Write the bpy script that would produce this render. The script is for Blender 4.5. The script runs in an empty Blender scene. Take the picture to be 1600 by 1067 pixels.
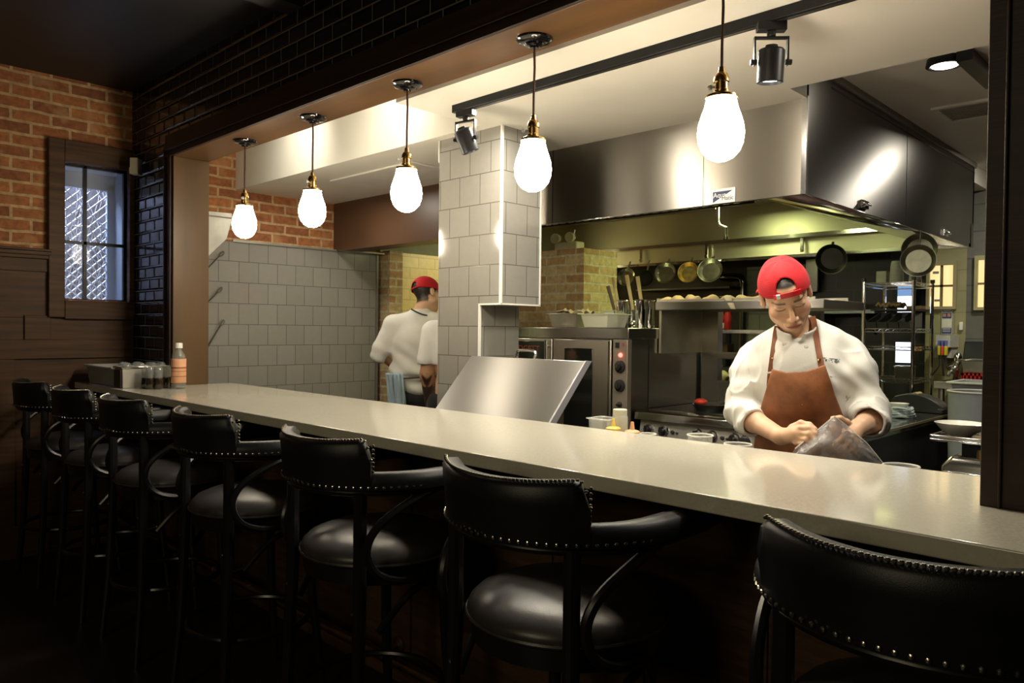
import bpy, bmesh, math, random
import numpy as np
from mathutils import Matrix, Vector, Euler
random.seed(7)
S = bpy.context.scene
COL = S.collection
# ---------------------------------------------------------------- camera
F_PX, YAW, PITCH, ROLL, CZ = 1182.78, math.radians(44.2304), math.radians(-0.9216), math.radians(0.617), 1.435
def cam_axes():
    cy, sy = math.cos(YAW), math.sin(YAW)
    f = Vector((-sy*math.cos(PITCH), cy*math.cos(PITCH), math.sin(PITCH)))
    r = Vector((cy, sy, 0)); u = r.cross(f)
    r2 = r*math.cos(ROLL) + u*math.sin(ROLL)
    return r2, r2.cross(f), f
AR, AU, AF = cam_axes()
cam = bpy.data.objects.new('camera', bpy.data.cameras.new('camera')); COL.objects.link(cam)
m = Matrix.Identity(4)
for i in range(3):
    m[i][0], m[i][1], m[i][2] = AR[i], AU[i], -AF[i]
m[2][3] = CZ
cam.matrix_world = m
cam.data.sensor_width = 36; cam.data.lens = F_PX/1600*36; cam.data.clip_start = .05
S.camera = cam
def at(px, py, axis, val):
    """where the line of sight through a photo pixel meets a plane x/y/z = val (used to survey the place from the photo)"""
    d = AR*((px-800)/F_PX) - AU*((py-533.5)/F_PX) + AF
    o = Vector((0, 0, CZ)); t = (val-o[axis])/d[axis]
    return o + d*t
# ---------------------------------------------------------------- world, exposure
S.view_settings.view_transform = 'Standard'; S.view_settings.look = 'None'
S.view_settings.exposure = 0.35; S.view_settings.gamma = 1.0; S.view_settings.use_curve_mapping = False
S.cycles.use_denoising = True
S.cycles.max_bounces = 7; S.cycles.diffuse_bounces = 4; S.cycles.glossy_bounces = 4; S.cycles.transmission_bounces = 7
S.cycles.transparent_max_bounces = 10; S.cycles.sample_clamp_indirect = 6.0; S.cycles.caustics_reflective = False; S.cycles.caustics_refractive = False
W = bpy.data.worlds.new('world'); S.world = W; W.use_nodes = True
W.node_tree.nodes['Background'].inputs[0].default_value = (.5, .55, .7, 1); W.node_tree.nodes['Background'].inputs[1].default_value = .0
def lamp(name, kind, loc, power, col=(1, .86, .66), size=.1, aim=None, spot=None, blend=.5, shape=None, size_y=None):
    l = bpy.data.lights.new(name, kind); o = bpy.data.objects.new(name, l); COL.objects.link(o)
    l.energy = power; l.color = col; o.location = loc
    if kind == 'AREA':
        l.size = size
        if shape: l.shape = shape
        if size_y: l.size_y = size_y
    else: l.shadow_soft_size = size
    if aim is not None: o.rotation_euler = (Vector(aim)-Vector(loc)).to_track_quat('-Z', 'Y').to_euler()
    if spot: l.spot_size = math.radians(spot); l.spot_blend = blend
    return o
WARM, NEUT, OLIVE = (1, .84, .62), (1, .93, .78), (.93, 1, .42)
GLOBE_GLOW = 46.0
# unseen fill lamps added under the kitchen ceilings to brighten the room
for k, x in enumerate((-.55, -1.6, -2.45)):
    lamp('kitchen_fill', 'AREA', (x, 2.45, 2.43), 9, NEUT, .16, (x, 2.45, 0), shape='DISK')
lamp('kitchen_fill', 'AREA', (-4.6, 3.0, 2.43), 6, NEUT, .16, (-4.6, 2.9, 0), shape='DISK')
lamp('kitchen_fill', 'AREA', (-.8, 4.2, 2.6), 6, NEUT, .16, (-.8, 4.2, 0), shape='DISK')
lamp('kitchen_fill', 'AREA', (-.9, 5.6, 2.6), 12, NEUT, .16, (-1.0, 5.8, 0), shape='DISK')
for x in (-4.35, -3.35):
    lamp('recess_spot', 'SPOT', (x, 2.2, 2.74), 9, NEUT, .03, (x-.1, 2.6, 2.60), 110, .9)
# strip lights of the exhaust hood
lamp('hood_light', 'AREA', (-2.5, 4.4, 2.40), 10, OLIVE, .35, (-2.5, 4.5, 0))
lamp('hood_light', 'AREA', (-2.9, 5.4, 2.40), 9, OLIVE, .35, (-2.9, 5.5, 0))
lamp('wash_area_light', 'AREA', (-4.9, 5.2, 2.2), 16, (1, .9, .5), .4, (-5.4, 5.0, 1.2))
# daylight in the alley beyond the leaded window, and the dining room's own dim lamps
lamp('alley_daylight', 'AREA', (-6.3, 1.2, 3.3), 190, (.55, .70, 1), .9, (-6.0, 1.75, 1.9))
lamp('dining_lamp', 'AREA', (-.9, -2.4, 2.5), 17, (1, .86, .55), 1.2, (-1.9, 1.5, 1.2))
# ---------------------------------------------------------------- mesh helpers
def frame_of(d):
    d = Vector(d).normalized(); a = Vector((0, 0, 1)) if abs(d.z) < .9 else Vector((1, 0, 0))
    x = a.cross(d).normalized(); return x, d.cross(x)
class MB:
    def __init__(s): s.v = []; s.f = []
    def add(s, vs, fs):
        n = len(s.v); s.v += [tuple(v) for v in vs]; s.f += [tuple(i+n for i in f) for f in fs]; return s
    def box(s, a, b):
        x0, y0, z0 = [min(p, q) for p, q in zip(a, b)]; x1, y1, z1 = [max(p, q) for p, q in zip(a, b)]
        return s.add([(x0,y0,z0),(x1,y0,z0),(x1,y1,z0),(x0,y1,z0),(x0,y0,z1),(x1,y0,z1),(x1,y1,z1),(x0,y1,z1)],
              [(3,2,1,0),(4,5,6,7),(0,1,5,4),(1,2,6,5),(2,3,7,6),(3,0,4,7)])
    def obox(s, c, h, rot=(0,0,0)):
        R = rot if isinstance(rot, Matrix) else Euler(rot).to_matrix(); c = Vector(c)
        vs = [c + R @ Vector((sx*h[0], sy*h[1], sz*h[2])) for sz in (-1,1) for sx, sy in ((-1,-1),(1,-1),(1,1),(-1,1))]
        return s.add(vs, [(3,2,1,0),(4,5,6,7),(0,1,5,4),(1,2,6,5),(2,3,7,6),(3,0,4,7)])
    def rings(s, R, closed=False, caps=True):
        n = len(R[0]); vs = [v for r in R for v in r]; fs = []
        m = len(R)
        for i in range(m if closed else m-1):
            j = (i+1) % m
            for k in range(n): fs.append((i*n+k, i*n+(k+1)%n, j*n+(k+1)%n, j*n+k))
        if caps and not closed: fs += [tuple(range(n-1,-1,-1)), tuple(range((m-1)*n, m*n))]
        return s.add(vs, fs)
    def tube(s, pts, r, n=10, closed=False, caps=True, flat=None):
        P = [Vector(p) for p in pts]; m = len(P); rs = r if isinstance(r, (list, tuple)) else [r]*m
        R = []; x = None
        for i, p in enumerate(P):
            if closed: t = P[(i+1)%m]-P[i-1]
            else: t = P[min(i+1,m-1)]-P[max(i-1,0)]
            t.normalize()
            if x is None: x, y = frame_of(t)
            else:
                x = (x - t*x.dot(t)).normalized(); y = t.cross(x)
            R.append([p + (x*math.cos(2*math.pi*k/n) + y*math.sin(2*math.pi*k/n)*(flat or 1))*rs[i] for k in range(n)])
        return s.rings(R, closed, caps)
    def cyl(s, p, q, r, r2=None, n=16, caps=True): return s.tube([p, q], [r, r if r2 is None else r2], n, caps=caps)
    def lathe(s, prof, c=(0,0,0), n=24, axis=None, caps=True):
        c = Vector(c); R3 = Matrix.Identity(3)
        if axis is not None: R3 = Vector((0,0,1)).rotation_difference(Vector(axis)).to_matrix()
        R = [[c + R3 @ Vector((max(r,1e-4)*math.cos(2*math.pi*k/n), max(r,1e-4)*math.sin(2*math.pi*k/n), z)) for k in range(n)] for r, z in prof]
        return s.rings(R, caps=caps)
    def prism(s, poly, axis, a, b):
        def P(u, v, d): return [(d,u,v),(u,d,v),(u,v,d)][axis]
        n = len(poly); vs = [P(u,v,a) for u,v in poly] + [P(u,v,b) for u,v in poly]
        return s.add(vs, [tuple(range(n-1,-1,-1)), tuple(range(n,2*n))] + [(i,(i+1)%n,n+(i+1)%n,n+i) for i in range(n)])
    def ell(s, c, r, nu=20, nv=12, rot=None):
        c = Vector(c); r = r if isinstance(r,(tuple,list)) else (r,r,r); R3 = Euler(rot).to_matrix() if rot is not None else Matrix.Identity(3)
        R = []
        for j in range(1, nv):
            t = math.pi*j/nv
            R.append([c + R3 @ Vector((r[0]*math.sin(t)*math.cos(2*math.pi*k/nu), r[1]*math.sin(t)*math.sin(2*math.pi*k/nu), -r[2]*math.cos(t))) for k in range(nu)])
        return s.rings(R)
    def grid(s, P):
        m, n = len(P), len(P[0])
        return s.add([p for row in P for p in row], [(i*n+k, i*n+k+1, (i+1)*n+k+1, (i+1)*n+k) for i in range(m-1) for k in range(n-1)])
WM = {}
def empty(name, loc=(0,0,0), rz=0.):
    o = bpy.data.objects.new(name, None); COL.objects.link(o); o.location = loc; o.rotation_euler = (0,0,rz); o.empty_display_size = .1
    WM[o.name] = Matrix.Translation(Vector(loc)) @ Matrix.Rotation(rz, 4, 'Z'); return o
def tag(o, label=None, cat=None, group=None, kind=None):
    for k, v in (('label',label),('category',cat),('group',group),('kind',kind)):
        if v: o[k] = v
    return o
def thing(name, label, cat, loc=(0,0,0), rz=0., group=None): return tag(empty(name, loc, rz), label, cat, group)
def root_m(p):
    while p is not None and p.parent is not None: p = p.parent
    return WM.get(p.name, Matrix.Identity(4)) if p is not None else Matrix.Identity(4)
def obj(name, mb, mt, parent=None, smooth=35, bevel=0, seg=2, local=False, fix=True, sub=0, solid=0):
    me = bpy.data.meshes.new(name); me.from_pydata([tuple(v) for v in mb.v], [], mb.f)
    if parent is not None and not local: me.transform(root_m(parent).inverted())
    if fix:
        b = bmesh.new(); b.from_mesh(me); bmesh.ops.recalc_face_normals(b, faces=b.faces); b.to_mesh(me); b.free()
    me.update()
    for x in (mt if isinstance(mt, (list, tuple)) else [mt]): me.materials.append(x)
    o = bpy.data.objects.new(name, me); COL.objects.link(o)
    if parent is not None: o.parent = parent
    if smooth: me.shade_smooth(); me.set_sharp_from_angle(angle=math.radians(smooth))
    if solid: q = o.modifiers.new('thick','SOLIDIFY'); q.thickness = solid; q.offset = 0
    if bevel: q = o.modifiers.new('bevel','BEVEL'); q.width = bevel; q.segments = seg; q.limit_method = 'ANGLE'; q.angle_limit = math.radians(40)
    if sub: q = o.modifiers.new('sub','SUBSURF'); q.levels = sub; q.render_levels = sub
    return o
def solo(name, mb, mt, label, cat, group=None, **k): return tag(obj(name, mb, mt, **k), label, cat, group)
def struct(name, mb, mt, **k): return tag(obj(name, mb, mt, **k), kind='structure')
def dup(root, loc, rz=None, label=None):
    r = root.copy(); COL.objects.link(r); r.location = loc
    if rz is not None: r.rotation_euler = (0,0,rz)
    if label: r['label'] = label
    for ch in list(root.children):
        c = ch.copy(); COL.objects.link(c); c.parent = r
        for g in list(ch.children):
            d = g.copy(); COL.objects.link(d); d.parent = c
    return r
def text(name, body, mt, parent, loc, size, ext=.001, rot=(math.pi/2,0,0), align='CENTER', sx=1):
    cu = bpy.data.curves.new(name, 'FONT'); cu.body = body; cu.size = size; cu.extrude = ext; cu.align_x = align; cu.align_y = 'CENTER'
    t = bpy.data.objects.new(name, cu); COL.objects.link(t)
    me = bpy.data.meshes.new_from_object(t.evaluated_get(bpy.context.evaluated_depsgraph_get())); bpy.data.objects.remove(t)
    M4 = Matrix.Translation(Vector(loc)) @ Euler(rot).to_matrix().to_4x4() @ Matrix.Diagonal((sx,1,1,1))
    me.transform(root_m(parent).inverted() @ M4); me.materials.clear(); me.materials.append(mt)
    o = bpy.data.objects.new(name, me); COL.objects.link(o); o.parent = parent; return o
def arc(c, r, a0, a1, n, z=None, plane='xy'):
    out = []
    for i in range(n+1):
        a = math.radians(a0+(a1-a0)*i/n); u, v = r*math.cos(a), r*math.sin(a)
        out.append((c[0]+u, c[1]+v, c[2]) if plane == 'xy' else ((c[0]+u, c[1], c[2]+v) if plane == 'xz' else (c[0], c[1]+u, c[2]+v)))
    return out
# ---------------------------------------------------------------- materials
class N:
    def __init__(s, name):
        s.m = bpy.data.materials.new(name); s.m.use_nodes = True; s.t = s.m.node_tree; s.b = s.t.nodes['Principled BSDF']; s.out = s.t.nodes['Material Output']
    def n(s, typ, **k):
        q = s.t.nodes.new('ShaderNode'+typ)
        for a, v in k.items():
            if a.startswith('i_'): q.inputs[a[2:].replace('_',' ')].default_value = v
            else: setattr(q, a, v)
        return q
    def l(s, a, b): s.t.links.new(a, b)
    def math(s, op, a, b=None):
        q = s.n('Math', operation=op)
        for i, x in enumerate((a, b)):
            if x is None: continue
            if isinstance(x, (int, float)): q.inputs[i].default_value = x
            else: s.l(x, q.inputs[i])
        return q.outputs[0]
    def mix(s, fac, a, b, mode='MIX'):
        q = s.n('MixRGB', blend_type=mode)
        for i, x in enumerate((fac, a, b)):
            if isinstance(x, (int, float)): q.inputs[i].default_value = x
            elif isinstance(x, (tuple, list)): q.inputs[i].default_value = (*x, 1) if len(x) == 3 else x
            else: s.l(x, q.inputs[i])
        return q.outputs[0]
    def pos(s): return s.n('NewGeometry').outputs['Position']
    def obj(s): return s.n('TexCoord').outputs['Object']
    def noise(s, scale, vec=None, detail=3, rough=.5, stretch=None):
        vec = vec or s.obj()
        if stretch:
            mp = s.n('Mapping'); mp.inputs['Scale'].default_value = stretch; s.l(vec, mp.inputs[0]); vec = mp.outputs[0]
        q = s.n('TexNoise'); q.inputs['Scale'].default_value = scale; q.inputs['Detail'].default_value = detail; q.inputs['Roughness'].default_value = rough
        s.l(vec, q.inputs['Vector']); return q.outputs['Fac']
    def ramp(s, fac, stops):
        q = s.n('ValToRGB'); e = q.color_ramp.elements
        while len(e) > 1: e.remove(e[-1])
        for i, (p, c) in enumerate(stops):
            x = e[0] if i == 0 else e.new(p); x.position = p; x.color = (*c, 1) if len(c) == 3 else c
        s.l(fac, q.inputs[0]); return q.outputs[0]
    def bump(s, h, strength=.3, dist=.01):
        q = s.n('Bump'); q.inputs['Strength'].default_value = strength; q.inputs['Distance'].default_value = dist; s.l(h, q.inputs['Height']); s.l(q.outputs[0], s.b.inputs['Normal']); return q
    def set(s, **k):
        for a, v in k.items():
            i = s.b.inputs[a.replace('_',' ')]
            if isinstance(v, (tuple, list)): i.default_value = (*v, 1) if len(v) == 3 else v
            elif isinstance(v, (int, float)): i.default_value = v
            else: s.l(v, i)
        return s
def mat(name, col, rough=.5, metal=0., var=.12, vs=9., bump=0., bs=60., coat=0., spec=.5, stretch=None, sheen=0.):
    q = N(name); f = q.noise(vs, detail=4, stretch=stretch)
    dark = tuple(c*(1-var) for c in col); light = tuple(min(1, c*(1+var)) for c in col)
    q.set(Base_Color=q.ramp(f, [(.3, dark), (.7, light)]), Roughness=rough, Metallic=metal, Coat_Weight=coat, Specular_IOR_Level=spec, Sheen_Weight=sheen)
    if bump: q.bump(q.noise(bs, detail=3, stretch=stretch), bump, .004)
    return q.m
def glass(name, col=(1,1,1), rough=.02, alpha=None, ior=1.45):
    q = N(name); q.set(Base_Color=col, Roughness=rough, IOR=ior)
    if alpha is None: q.set(Transmission_Weight=1.)
    else:
        q.set(Alpha=alpha); 
    return q.m
def glow(name, col, strength):
    q = N(name); q.set(Base_Color=(0.02,0.02,0.02), Emission_Color=col, Emission_Strength=strength); return q.m
def steel(name, col=(.62,.60,.56), rough=.28, aniso=.75, vary=.05, rot=.25):
    q = N(name); f = q.noise(1.6, detail=2)
    q.set(Base_Color=q.ramp(f, [(.3, tuple(c*(1-vary) for c in col)), (.75, col)]), Metallic=1., Anisotropic=aniso, Anisotropic_Rotation=rot)
    q.set(Roughness=rough)
    g = q.n('NewGeometry'); t = q.n('VectorMath', operation='CROSS_PRODUCT'); q.l(g.outputs['Normal'], t.inputs[0]); t.inputs[1].default_value = (.013,.021,1.); q.l(t.outputs[0], q.b.inputs['Tangent'])
    return q.m
def brick(name, w, h, mortar, c1, c2, cm, rough=.8, off=(0,0), bump=.6, smooth=.1, var=.35, spec=.4, dist=.01, tint=None, shift=.5, bevel=0):
    q = N(name); g = q.n('NewGeometry'); sp = q.n('SeparateXYZ'); q.l(g.outputs['Position'], sp.inputs[0])
    sn = q.n('SeparateXYZ'); q.l(g.outputs['True Normal'], sn.inputs[0])
    fx = q.math('GREATER_THAN', q.math('ABSOLUTE', sn.outputs[0]), .5); fz = q.math('GREATER_THAN', q.math('ABSOLUTE', sn.outputs[2]), .5)
    u = q.math('ADD', q.math('MULTIPLY', sp.outputs[1], fx), q.math('MULTIPLY', sp.outputs[0], q.math('SUBTRACT', 1., fx)))
    v = q.math('ADD', q.math('MULTIPLY', sp.outputs[1], fz), q.math('MULTIPLY', sp.outputs[2], q.math('SUBTRACT', 1., fz)))
    cb = q.n('CombineXYZ'); q.l(q.math('ADD', u, off[0]), cb.inputs[0]); q.l(q.math('ADD', v, off[1]), cb.inputs[1])
    vec = cb.outputs[0]
    if var > .2:   # rough hand-laid brick: bend the courses a little
        nz = q.n('TexNoise'); nz.inputs['Scale'].default_value = 9.; q.l(vec, nz.inputs['Vector'])
        vm = q.n('VectorMath', operation='MULTIPLY_ADD'); q.l(nz.outputs['Color'], vm.inputs[0]); vm.inputs[1].default_value = (.014,.014,0); q.l(vec, vm.inputs[2]); vec2 = vm.outputs[0]
    else: vec2 = vec
    t = q.n('TexBrick', offset=shift, i_Scale=1., i_Brick_Width=w, i_Row_Height=h, i_Mortar_Size=mortar, i_Mortar_Smooth=smooth, i_Bias=0.)
    t.inputs['Color1'].default_value = (*c1,1); t.inputs['Color2'].default_value = (*c2,1); t.inputs['Mortar'].default_value = (*cm,1)
    q.l(vec2, t.inputs['Vector'])
    f = q.noise(22., vec, detail=6, rough=.65)
    col = q.mix(1., t.outputs['Color'], q.ramp(f, [(.25,(1-var,)*3),(.75,(1+var*.6,)*3)]), 'MULTIPLY')
    if tint: col = q.mix(q.ramp(q.noise(7., vec, detail=5), [(.54,(0,0,0)),(.72,(.75,.75,.75))]), col, tint)
    q.set(Base_Color=col, Roughness=rough, Specular_IOR_Level=spec)
    fac = t.outputs['Fac']
    if bevel:      # pillow edge of bevelled tiles
        t2 = q.n('TexBrick', offset=shift, i_Scale=1., i_Brick_Width=w, i_Row_Height=h, i_Mortar_Size=bevel, i_Mortar_Smooth=1., i_Bias=0.); q.l(vec2, t2.inputs['Vector']); fac = t2.outputs['Fac']
    hgt = q.math('SUBTRACT', q.math('MULTIPLY', f, .35*min(1,var*2)), fac); q.bump(hgt, bump, dist)
    return q.m
# ================================================================ materials of the place
m_brick = brick('red_brick', .215, .0745, .009, (.46,.175,.06), (.27,.095,.04), (.56,.37,.19), .85, bump=.8, var=.5, tint=(.47,.27,.125))
m_buff = brick('old_buff_brick', .20, .072, .009, (.62,.50,.26), (.46,.27,.12), (.62,.55,.36), .85, bump=.9, var=.4, dist=.015)
m_tile = brick('grey_wall_tile', .1555, .1555, .0022, (.29,.277,.247), (.268,.255,.227), (.12,.11,.095), .09, off=(.03,-.0495), bump=.12, smooth=.0, var=.05, spec=.5, dist=.003)
m_black = brick('black_subway_tile', .152, .0755, .004, (.004,.004,.005), (.006,.006,.007), (.16,.14,.11), .13, bump=.85, smooth=.3, var=.05, dist=.012, spec=.6, bevel=.014)
m_cream = brick('cream_glazed_brick', .20, .10, .004, (.75,.63,.30), (.70,.56,.24), (.55,.46,.24), .4, bump=.3, var=.12)
m_block = brick('grey_block', .40, .20, .006, (.16,.16,.135), (.13,.13,.11), (.09,.09,.08), .7, bump=.35, var=.12)
m_blockd = brick('dark_block', .30, .15, .005, (.022,.022,.025), (.018,.018,.02), (.03,.03,.03), .35, bump=.3, var=.1)
m_wood = mat('dark_stained_wood', (.078,.040,.019), .55, spec=.25, var=.35, vs=7, bump=.12, bs=30, stretch=(.35,.35,6))
m_woodd = mat('dark_casing_wood', (.026,.012,.007), .5, spec=.3, var=.3, vs=7, bump=.12, bs=30, stretch=(.35,.35,6))
m_soff = mat('walnut_board', (.118,.053,.015), .40, var=.22, vs=4, bump=.1, bs=30, stretch=(.4,3,3))
m_jamb = mat('walnut_jamb', (.090,.047,.014), .45, var=.16, vs=4, bump=.1, bs=30, stretch=(3,3,.4))
m_brown = mat('brown_beam_paint', (.085,.042,.022), .4, var=.12, vs=3)
m_plast = mat('cream_plaster', (.80,.77,.68), .55, var=.03, vs=3, bump=.05, bs=200)
m_dceil = mat('dark_ceiling_paint', (.012,.010,.010), .5, var=.3)
m_floor = mat('dark_floor_boards', (.020,.013,.010), .45, var=.5, vs=5, stretch=(1,8,1), bump=.1, bs=20)
m_kfloor = mat('quarry_tile_floor', (.10,.04,.03), .5, var=.2)
m_quartz = N('cream_quartz'); _f = m_quartz.noise(160, detail=5)
m_quartz.set(Base_Color=m_quartz.mix(m_quartz.ramp(m_quartz.noise(2.2,detail=6),[(.35,(0,0,0)),(.7,(1,1,1))]), m_quartz.ramp(_f,[(.35,(.55,.53,.43)),(.65,(.66,.63,.53))]), (.63,.585,.49)), Roughness=.12, Specular_IOR_Level=.55, Coat_Weight=.15, Coat_Roughness=.05); m_quartz = m_quartz.m
m_blk = mat('black_metal', (.014,.014,.015), .4, .6, .2)
m_blkp = mat('black_plastic', (.018,.018,.019), .35, 0, .2)
m_gloss = mat('black_gloss_enamel', (.006,.006,.007), .12, 0, .1, coat=.6)
m_leath = mat('black_leather', (.009,.009,.011), .40, 0, .2, 30, bump=.09, bs=480, spec=.32)
m_leat2 = mat('charcoal_leather', (.040,.037,.038), .34, 0, .2, 20, bump=.1, bs=420, spec=.5)
m_bent = mat('black_lacquered_wood', (.010,.009,.010), .28, 0, .2, spec=.5)
m_nail = mat('steel_nailhead', (.62,.58,.52), .25, 1., .1)
m_brass = mat('brass', (.78,.52,.20), .22, 1., .08)
m_brassd = mat('dull_brass', (.45,.33,.15), .35, 1., .1)
m_white = mat('white_plastic', (.80,.78,.72), .35, 0, .04)
m_ivory = mat('ivory_plastic', (.62,.56,.40), .5, 0, .06)
m_steel = steel('brushed_stainless')
m_steelh = steel('hood_stainless', (.44,.41,.36), .36, .95, .05)
m_steelp = steel('polished_stainless', (.66,.65,.63), .14, .3)
m_chrome = mat('chrome', (.75,.75,.74), .12, 1., .05)
m_cord = mat('brown_cloth_cord', (.07,.025,.014), .7, 0, .3, 200)
m_globe = glow('lit_opal_globe', (1,.87,.66), GLOBE_GLOW)
m_lens = glow('lit_lamp_lens', (1,.95,.82), 12.)
m_clear = N('clear_glass'); m_clear.set(Base_Color=(.35,.36,.34), Roughness=.03, Alpha=.26, Specular_IOR_Level=1., Coat_Weight=.5, Coat_Roughness=.02); m_clear = m_clear.m; m_pane = glass('window_pane', (.9,.95,1), .0, alpha=.12)
def bxs(*bs):
    q = MB()
    for a, b in bs: q.box(a, b)
    return q
XL, YW, YB, ZS, ZC, ZK = -5.41, 1.872, 2.08, 2.464, 3.0, 2.448
# ---------------------------------------------------------------- shell
struct('floor', bxs(((-5.8,-3,-.1),(3,YB,0))), m_floor)
struct('floor_kitchen', bxs(((-6.2,YB,-.1),(3,7.2,0))), m_kfloor)
struct('ceiling', bxs(((-5.8,-3,ZC),(3,2.0,ZC+.15)), ((-5.8,.62,ZC-.12),(3,.86,ZC)), ((-3.35,.86,ZC-.06),(-3.22,2.0,ZC))), m_dceil)
struct('wall_left', bxs(((-5.72,-3,0),(XL,1.452,ZC)), ((-5.72,1.452,0),(XL,1.85,1.595)), ((-5.72,1.452,2.468),(XL,1.85,ZC)), ((-5.72,1.85,0),(XL,3.86,ZC))), m_brick)
struct('wall_left_tile', bxs(((XL,YB,0),(-5.38,3.84,2.058))), m_tile)
struct('wall_front', bxs(((XL,YW,0),(-4.705,YB,ZC)), ((-4.705,YW,2.479),(-.39,YB,ZC)), ((-.39,YW,0),(3,YB,ZC))), m_black)
struct('wall_bar', bxs(((-5.4,1.872,0),(3,2.08,1.03)), *[((x,1.862,.12),(x+.62,1.872,.95)) for x in [-5.2+.74*i for i in range(9)]]), m_wood)
struct('ceiling_kitchen', bxs(((-2.77,YB,ZK),(3,3.065,2.8)), ((-2.77,3.065,ZK),(-1.387,3.233,2.8)), ((XL,2.60,ZK),(-2.77,3.44,2.8)), ((XL,YB,2.78),(-2.77,2.6,2.95)),
       ((-1.40,3.065,2.62),(3,7.2,2.8)), ((-6.2,3.44,2.5),(-1.4,7.2,2.66))), m_plast)
struct('beam', bxs(((XL,3.44,2.06),(-3.8,3.62,2.52))), m_brown)
struct('wall_back', bxs(((-6.2,6.6,0),(-2.4,6.8,2.7)), ((-2.4,6.6,0),(-1.80,6.8,2.7))), m_blockd)
# ---------------------------------------------------------------- casing of the opening (trim_1), wainscot (trim_2)
q = MB()
q.box((-4.705,YW-.012,ZS),(-.39,YB,2.479)); struct('trim_soffit', q, m_soff, bevel=.002)
q = MB().box((-4.705,YW-.012,1.07),(-4.69,YB,ZS)); struct('trim_jamb_left', q, m_jamb, bevel=.002)
q = MB()
q.box((-4.80,YW-.022,2.479),(3,YW,2.60)).box((-4.80,YW-.034,2.500),(3,YW-.02,2.512)).box((-4.80,YW-.028,ZS),(3,YW-.012,2.479))
q.box((-4.80,YW-.022,1.07),(-4.705,YW,2.479)).box((-4.79,YW-.034,1.07),(-4.776,YW-.02,2.512)).box((-4.735,YW-.028,1.07),(-4.705,YW-.012,2.479))
q.box((-.405,YW-.012,1.07),(-.39,YB,ZS)).box((-.405,YW-.022,1.07),(-.372,YW,2.5)).box((-.372,YW-.016,1.07),(2.6,YW,2.5)).box((-.372,YW-.030,1.07),(-.366,YW-.012,2.5))
struct('trim_1', q, m_woodd, bevel=.002)
q = MB(); X = XL; p = .05
q.box((X,-3,0),(X+.02,1.872,1.475)); q.box((X,-3,1.475),(X+.02,1.37,1.84))
q.box((X+.02,-3,1.84),(X+p,1.37,1.862)).box((X,-3,1.862),(X+p+.015,1.375,1.885)).box((X,-3,1.885),(X+p+.03,1.378,1.90))      # ledge moulding
q.box((X+.02,-3,1.76),(X+.034,1.37,1.84)).box((X+.02,-3,1.22),(X+.038,1.872,1.34)).box((X+.02,-3,0),(X+.038,1.872,.2))
for y in (1.81,):
    q.box((X+.02,y,.2),(X+.038,1.872,1.22)); q.box((X+.02,y,1.34),(X+.036,1.872,1.47))
for y0, y1 in ((-2.5,-2.3),(-.9,-.7),(1.24,1.38) ): q.box((X+.02,y0,1.34),(X+.036,y1,1.76 if y1 < 1.3 else 1.49))
for y0 in (-2.3,-.55,1.05): q.box((X+.02,y0,.2),(X+.036,y0+.14,1.22))
struct('trim_2', q, m_wood, bevel=.003)
# ---------------------------------------------------------------- leaded window in the left wall
w = tag(empty('window_1', (XL,1.65,1.55)), kind='structure')
q = MB(); X0, X1 = XL, XL+.055
q.box((X0,1.365,1.48),(X1,1.455,2.60)).box((X0,1.455,2.465),(X1,1.872,2.60)).box((X0,1.455,1.47),(X1,1.872,1.588)).box((X0,1.84,1.588),(X1,1.872,2.465))
obj('window_frame', q, m_wood, w, bevel=.004)
q = MB(); q.box((-5.46,1.455,1.588),(-5.43,1.475,2.465)).box((-5.46,1.583,1.588),(-5.43,1.602,2.465)).box((-5.46,1.455,1.955),(-5.43,1.845,1.975)).box((-5.46,1.455,1.588),(-5.43,1.845,1.602)).box((-5.46,1.826,1.588),(-5.43,1.845,2.465)).box((-5.46,1.455,2.45),(-5.43,1.845,2.465))
obj('muntin', q, m_blk, w)
obj('pane', MB().box((-5.448,1.47,1.6),(-5.444,1.83,2.455)), m_pane, w)
m_bluep = mat('blue_grey_paint', (.34,.38,.46), .5, var=.05)
q = MB(); q.box((-5.72,1.846,1.595),(-5.462,1.852,2.466)).box((-5.72,1.452,2.462),(-5.462,1.85,2.470)).box((-5.72,1.45,1.59),(-5.462,1.85,1.597)).box((-5.72,1.449,1.597),(-5.462,1.454,2.466))
q.box((-5.70,1.80,1.597),(-5.665,1.846,2.40)).box((-5.70,1.454,2.36),(-5.665,1.846,2.462)); obj('reveal', q, m_bluep, w)
m_wire = mat('galvanised_wire', (.80,.84,.92), .35, .2, .05)
q = MB(); s = .062; h = .058
for i in range(-16, 16):
    for sg in (1,-1):
        pts = []
        y0 = 1.40 + i*s
        a = (y0, 1.60); b = (y0 + sg*(.86/h*s), 2.46)
        # clip to the opening
        ya, yb = 1.452, 1.81
        (u0,v0),(u1,v1) = a, b
        t0, t1 = 0., 1.
        du = u1-u0
        for lim, sgn in ((ya,1),(yb,-1)):
            f0, f1 = sgn*(u0-lim), sgn*(u1-lim)
            if f0 < 0 and f1 < 0: t0, t1 = 1, 0; break
            if f0 < 0: t0 = max(t0, -f0/(f1-f0))
            elif f1 < 0: t1 = min(t1, f0/(f0-f1))
        if t1-t0 > .02: q.tube([(-5.685,u0+du*t0,v0+(v1-v0)*t0),(-5.685,u0+du*t1,v0+(v1-v0)*t1)], .0052, 5)
obj('security_mesh', q, m_wire, w)
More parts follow.
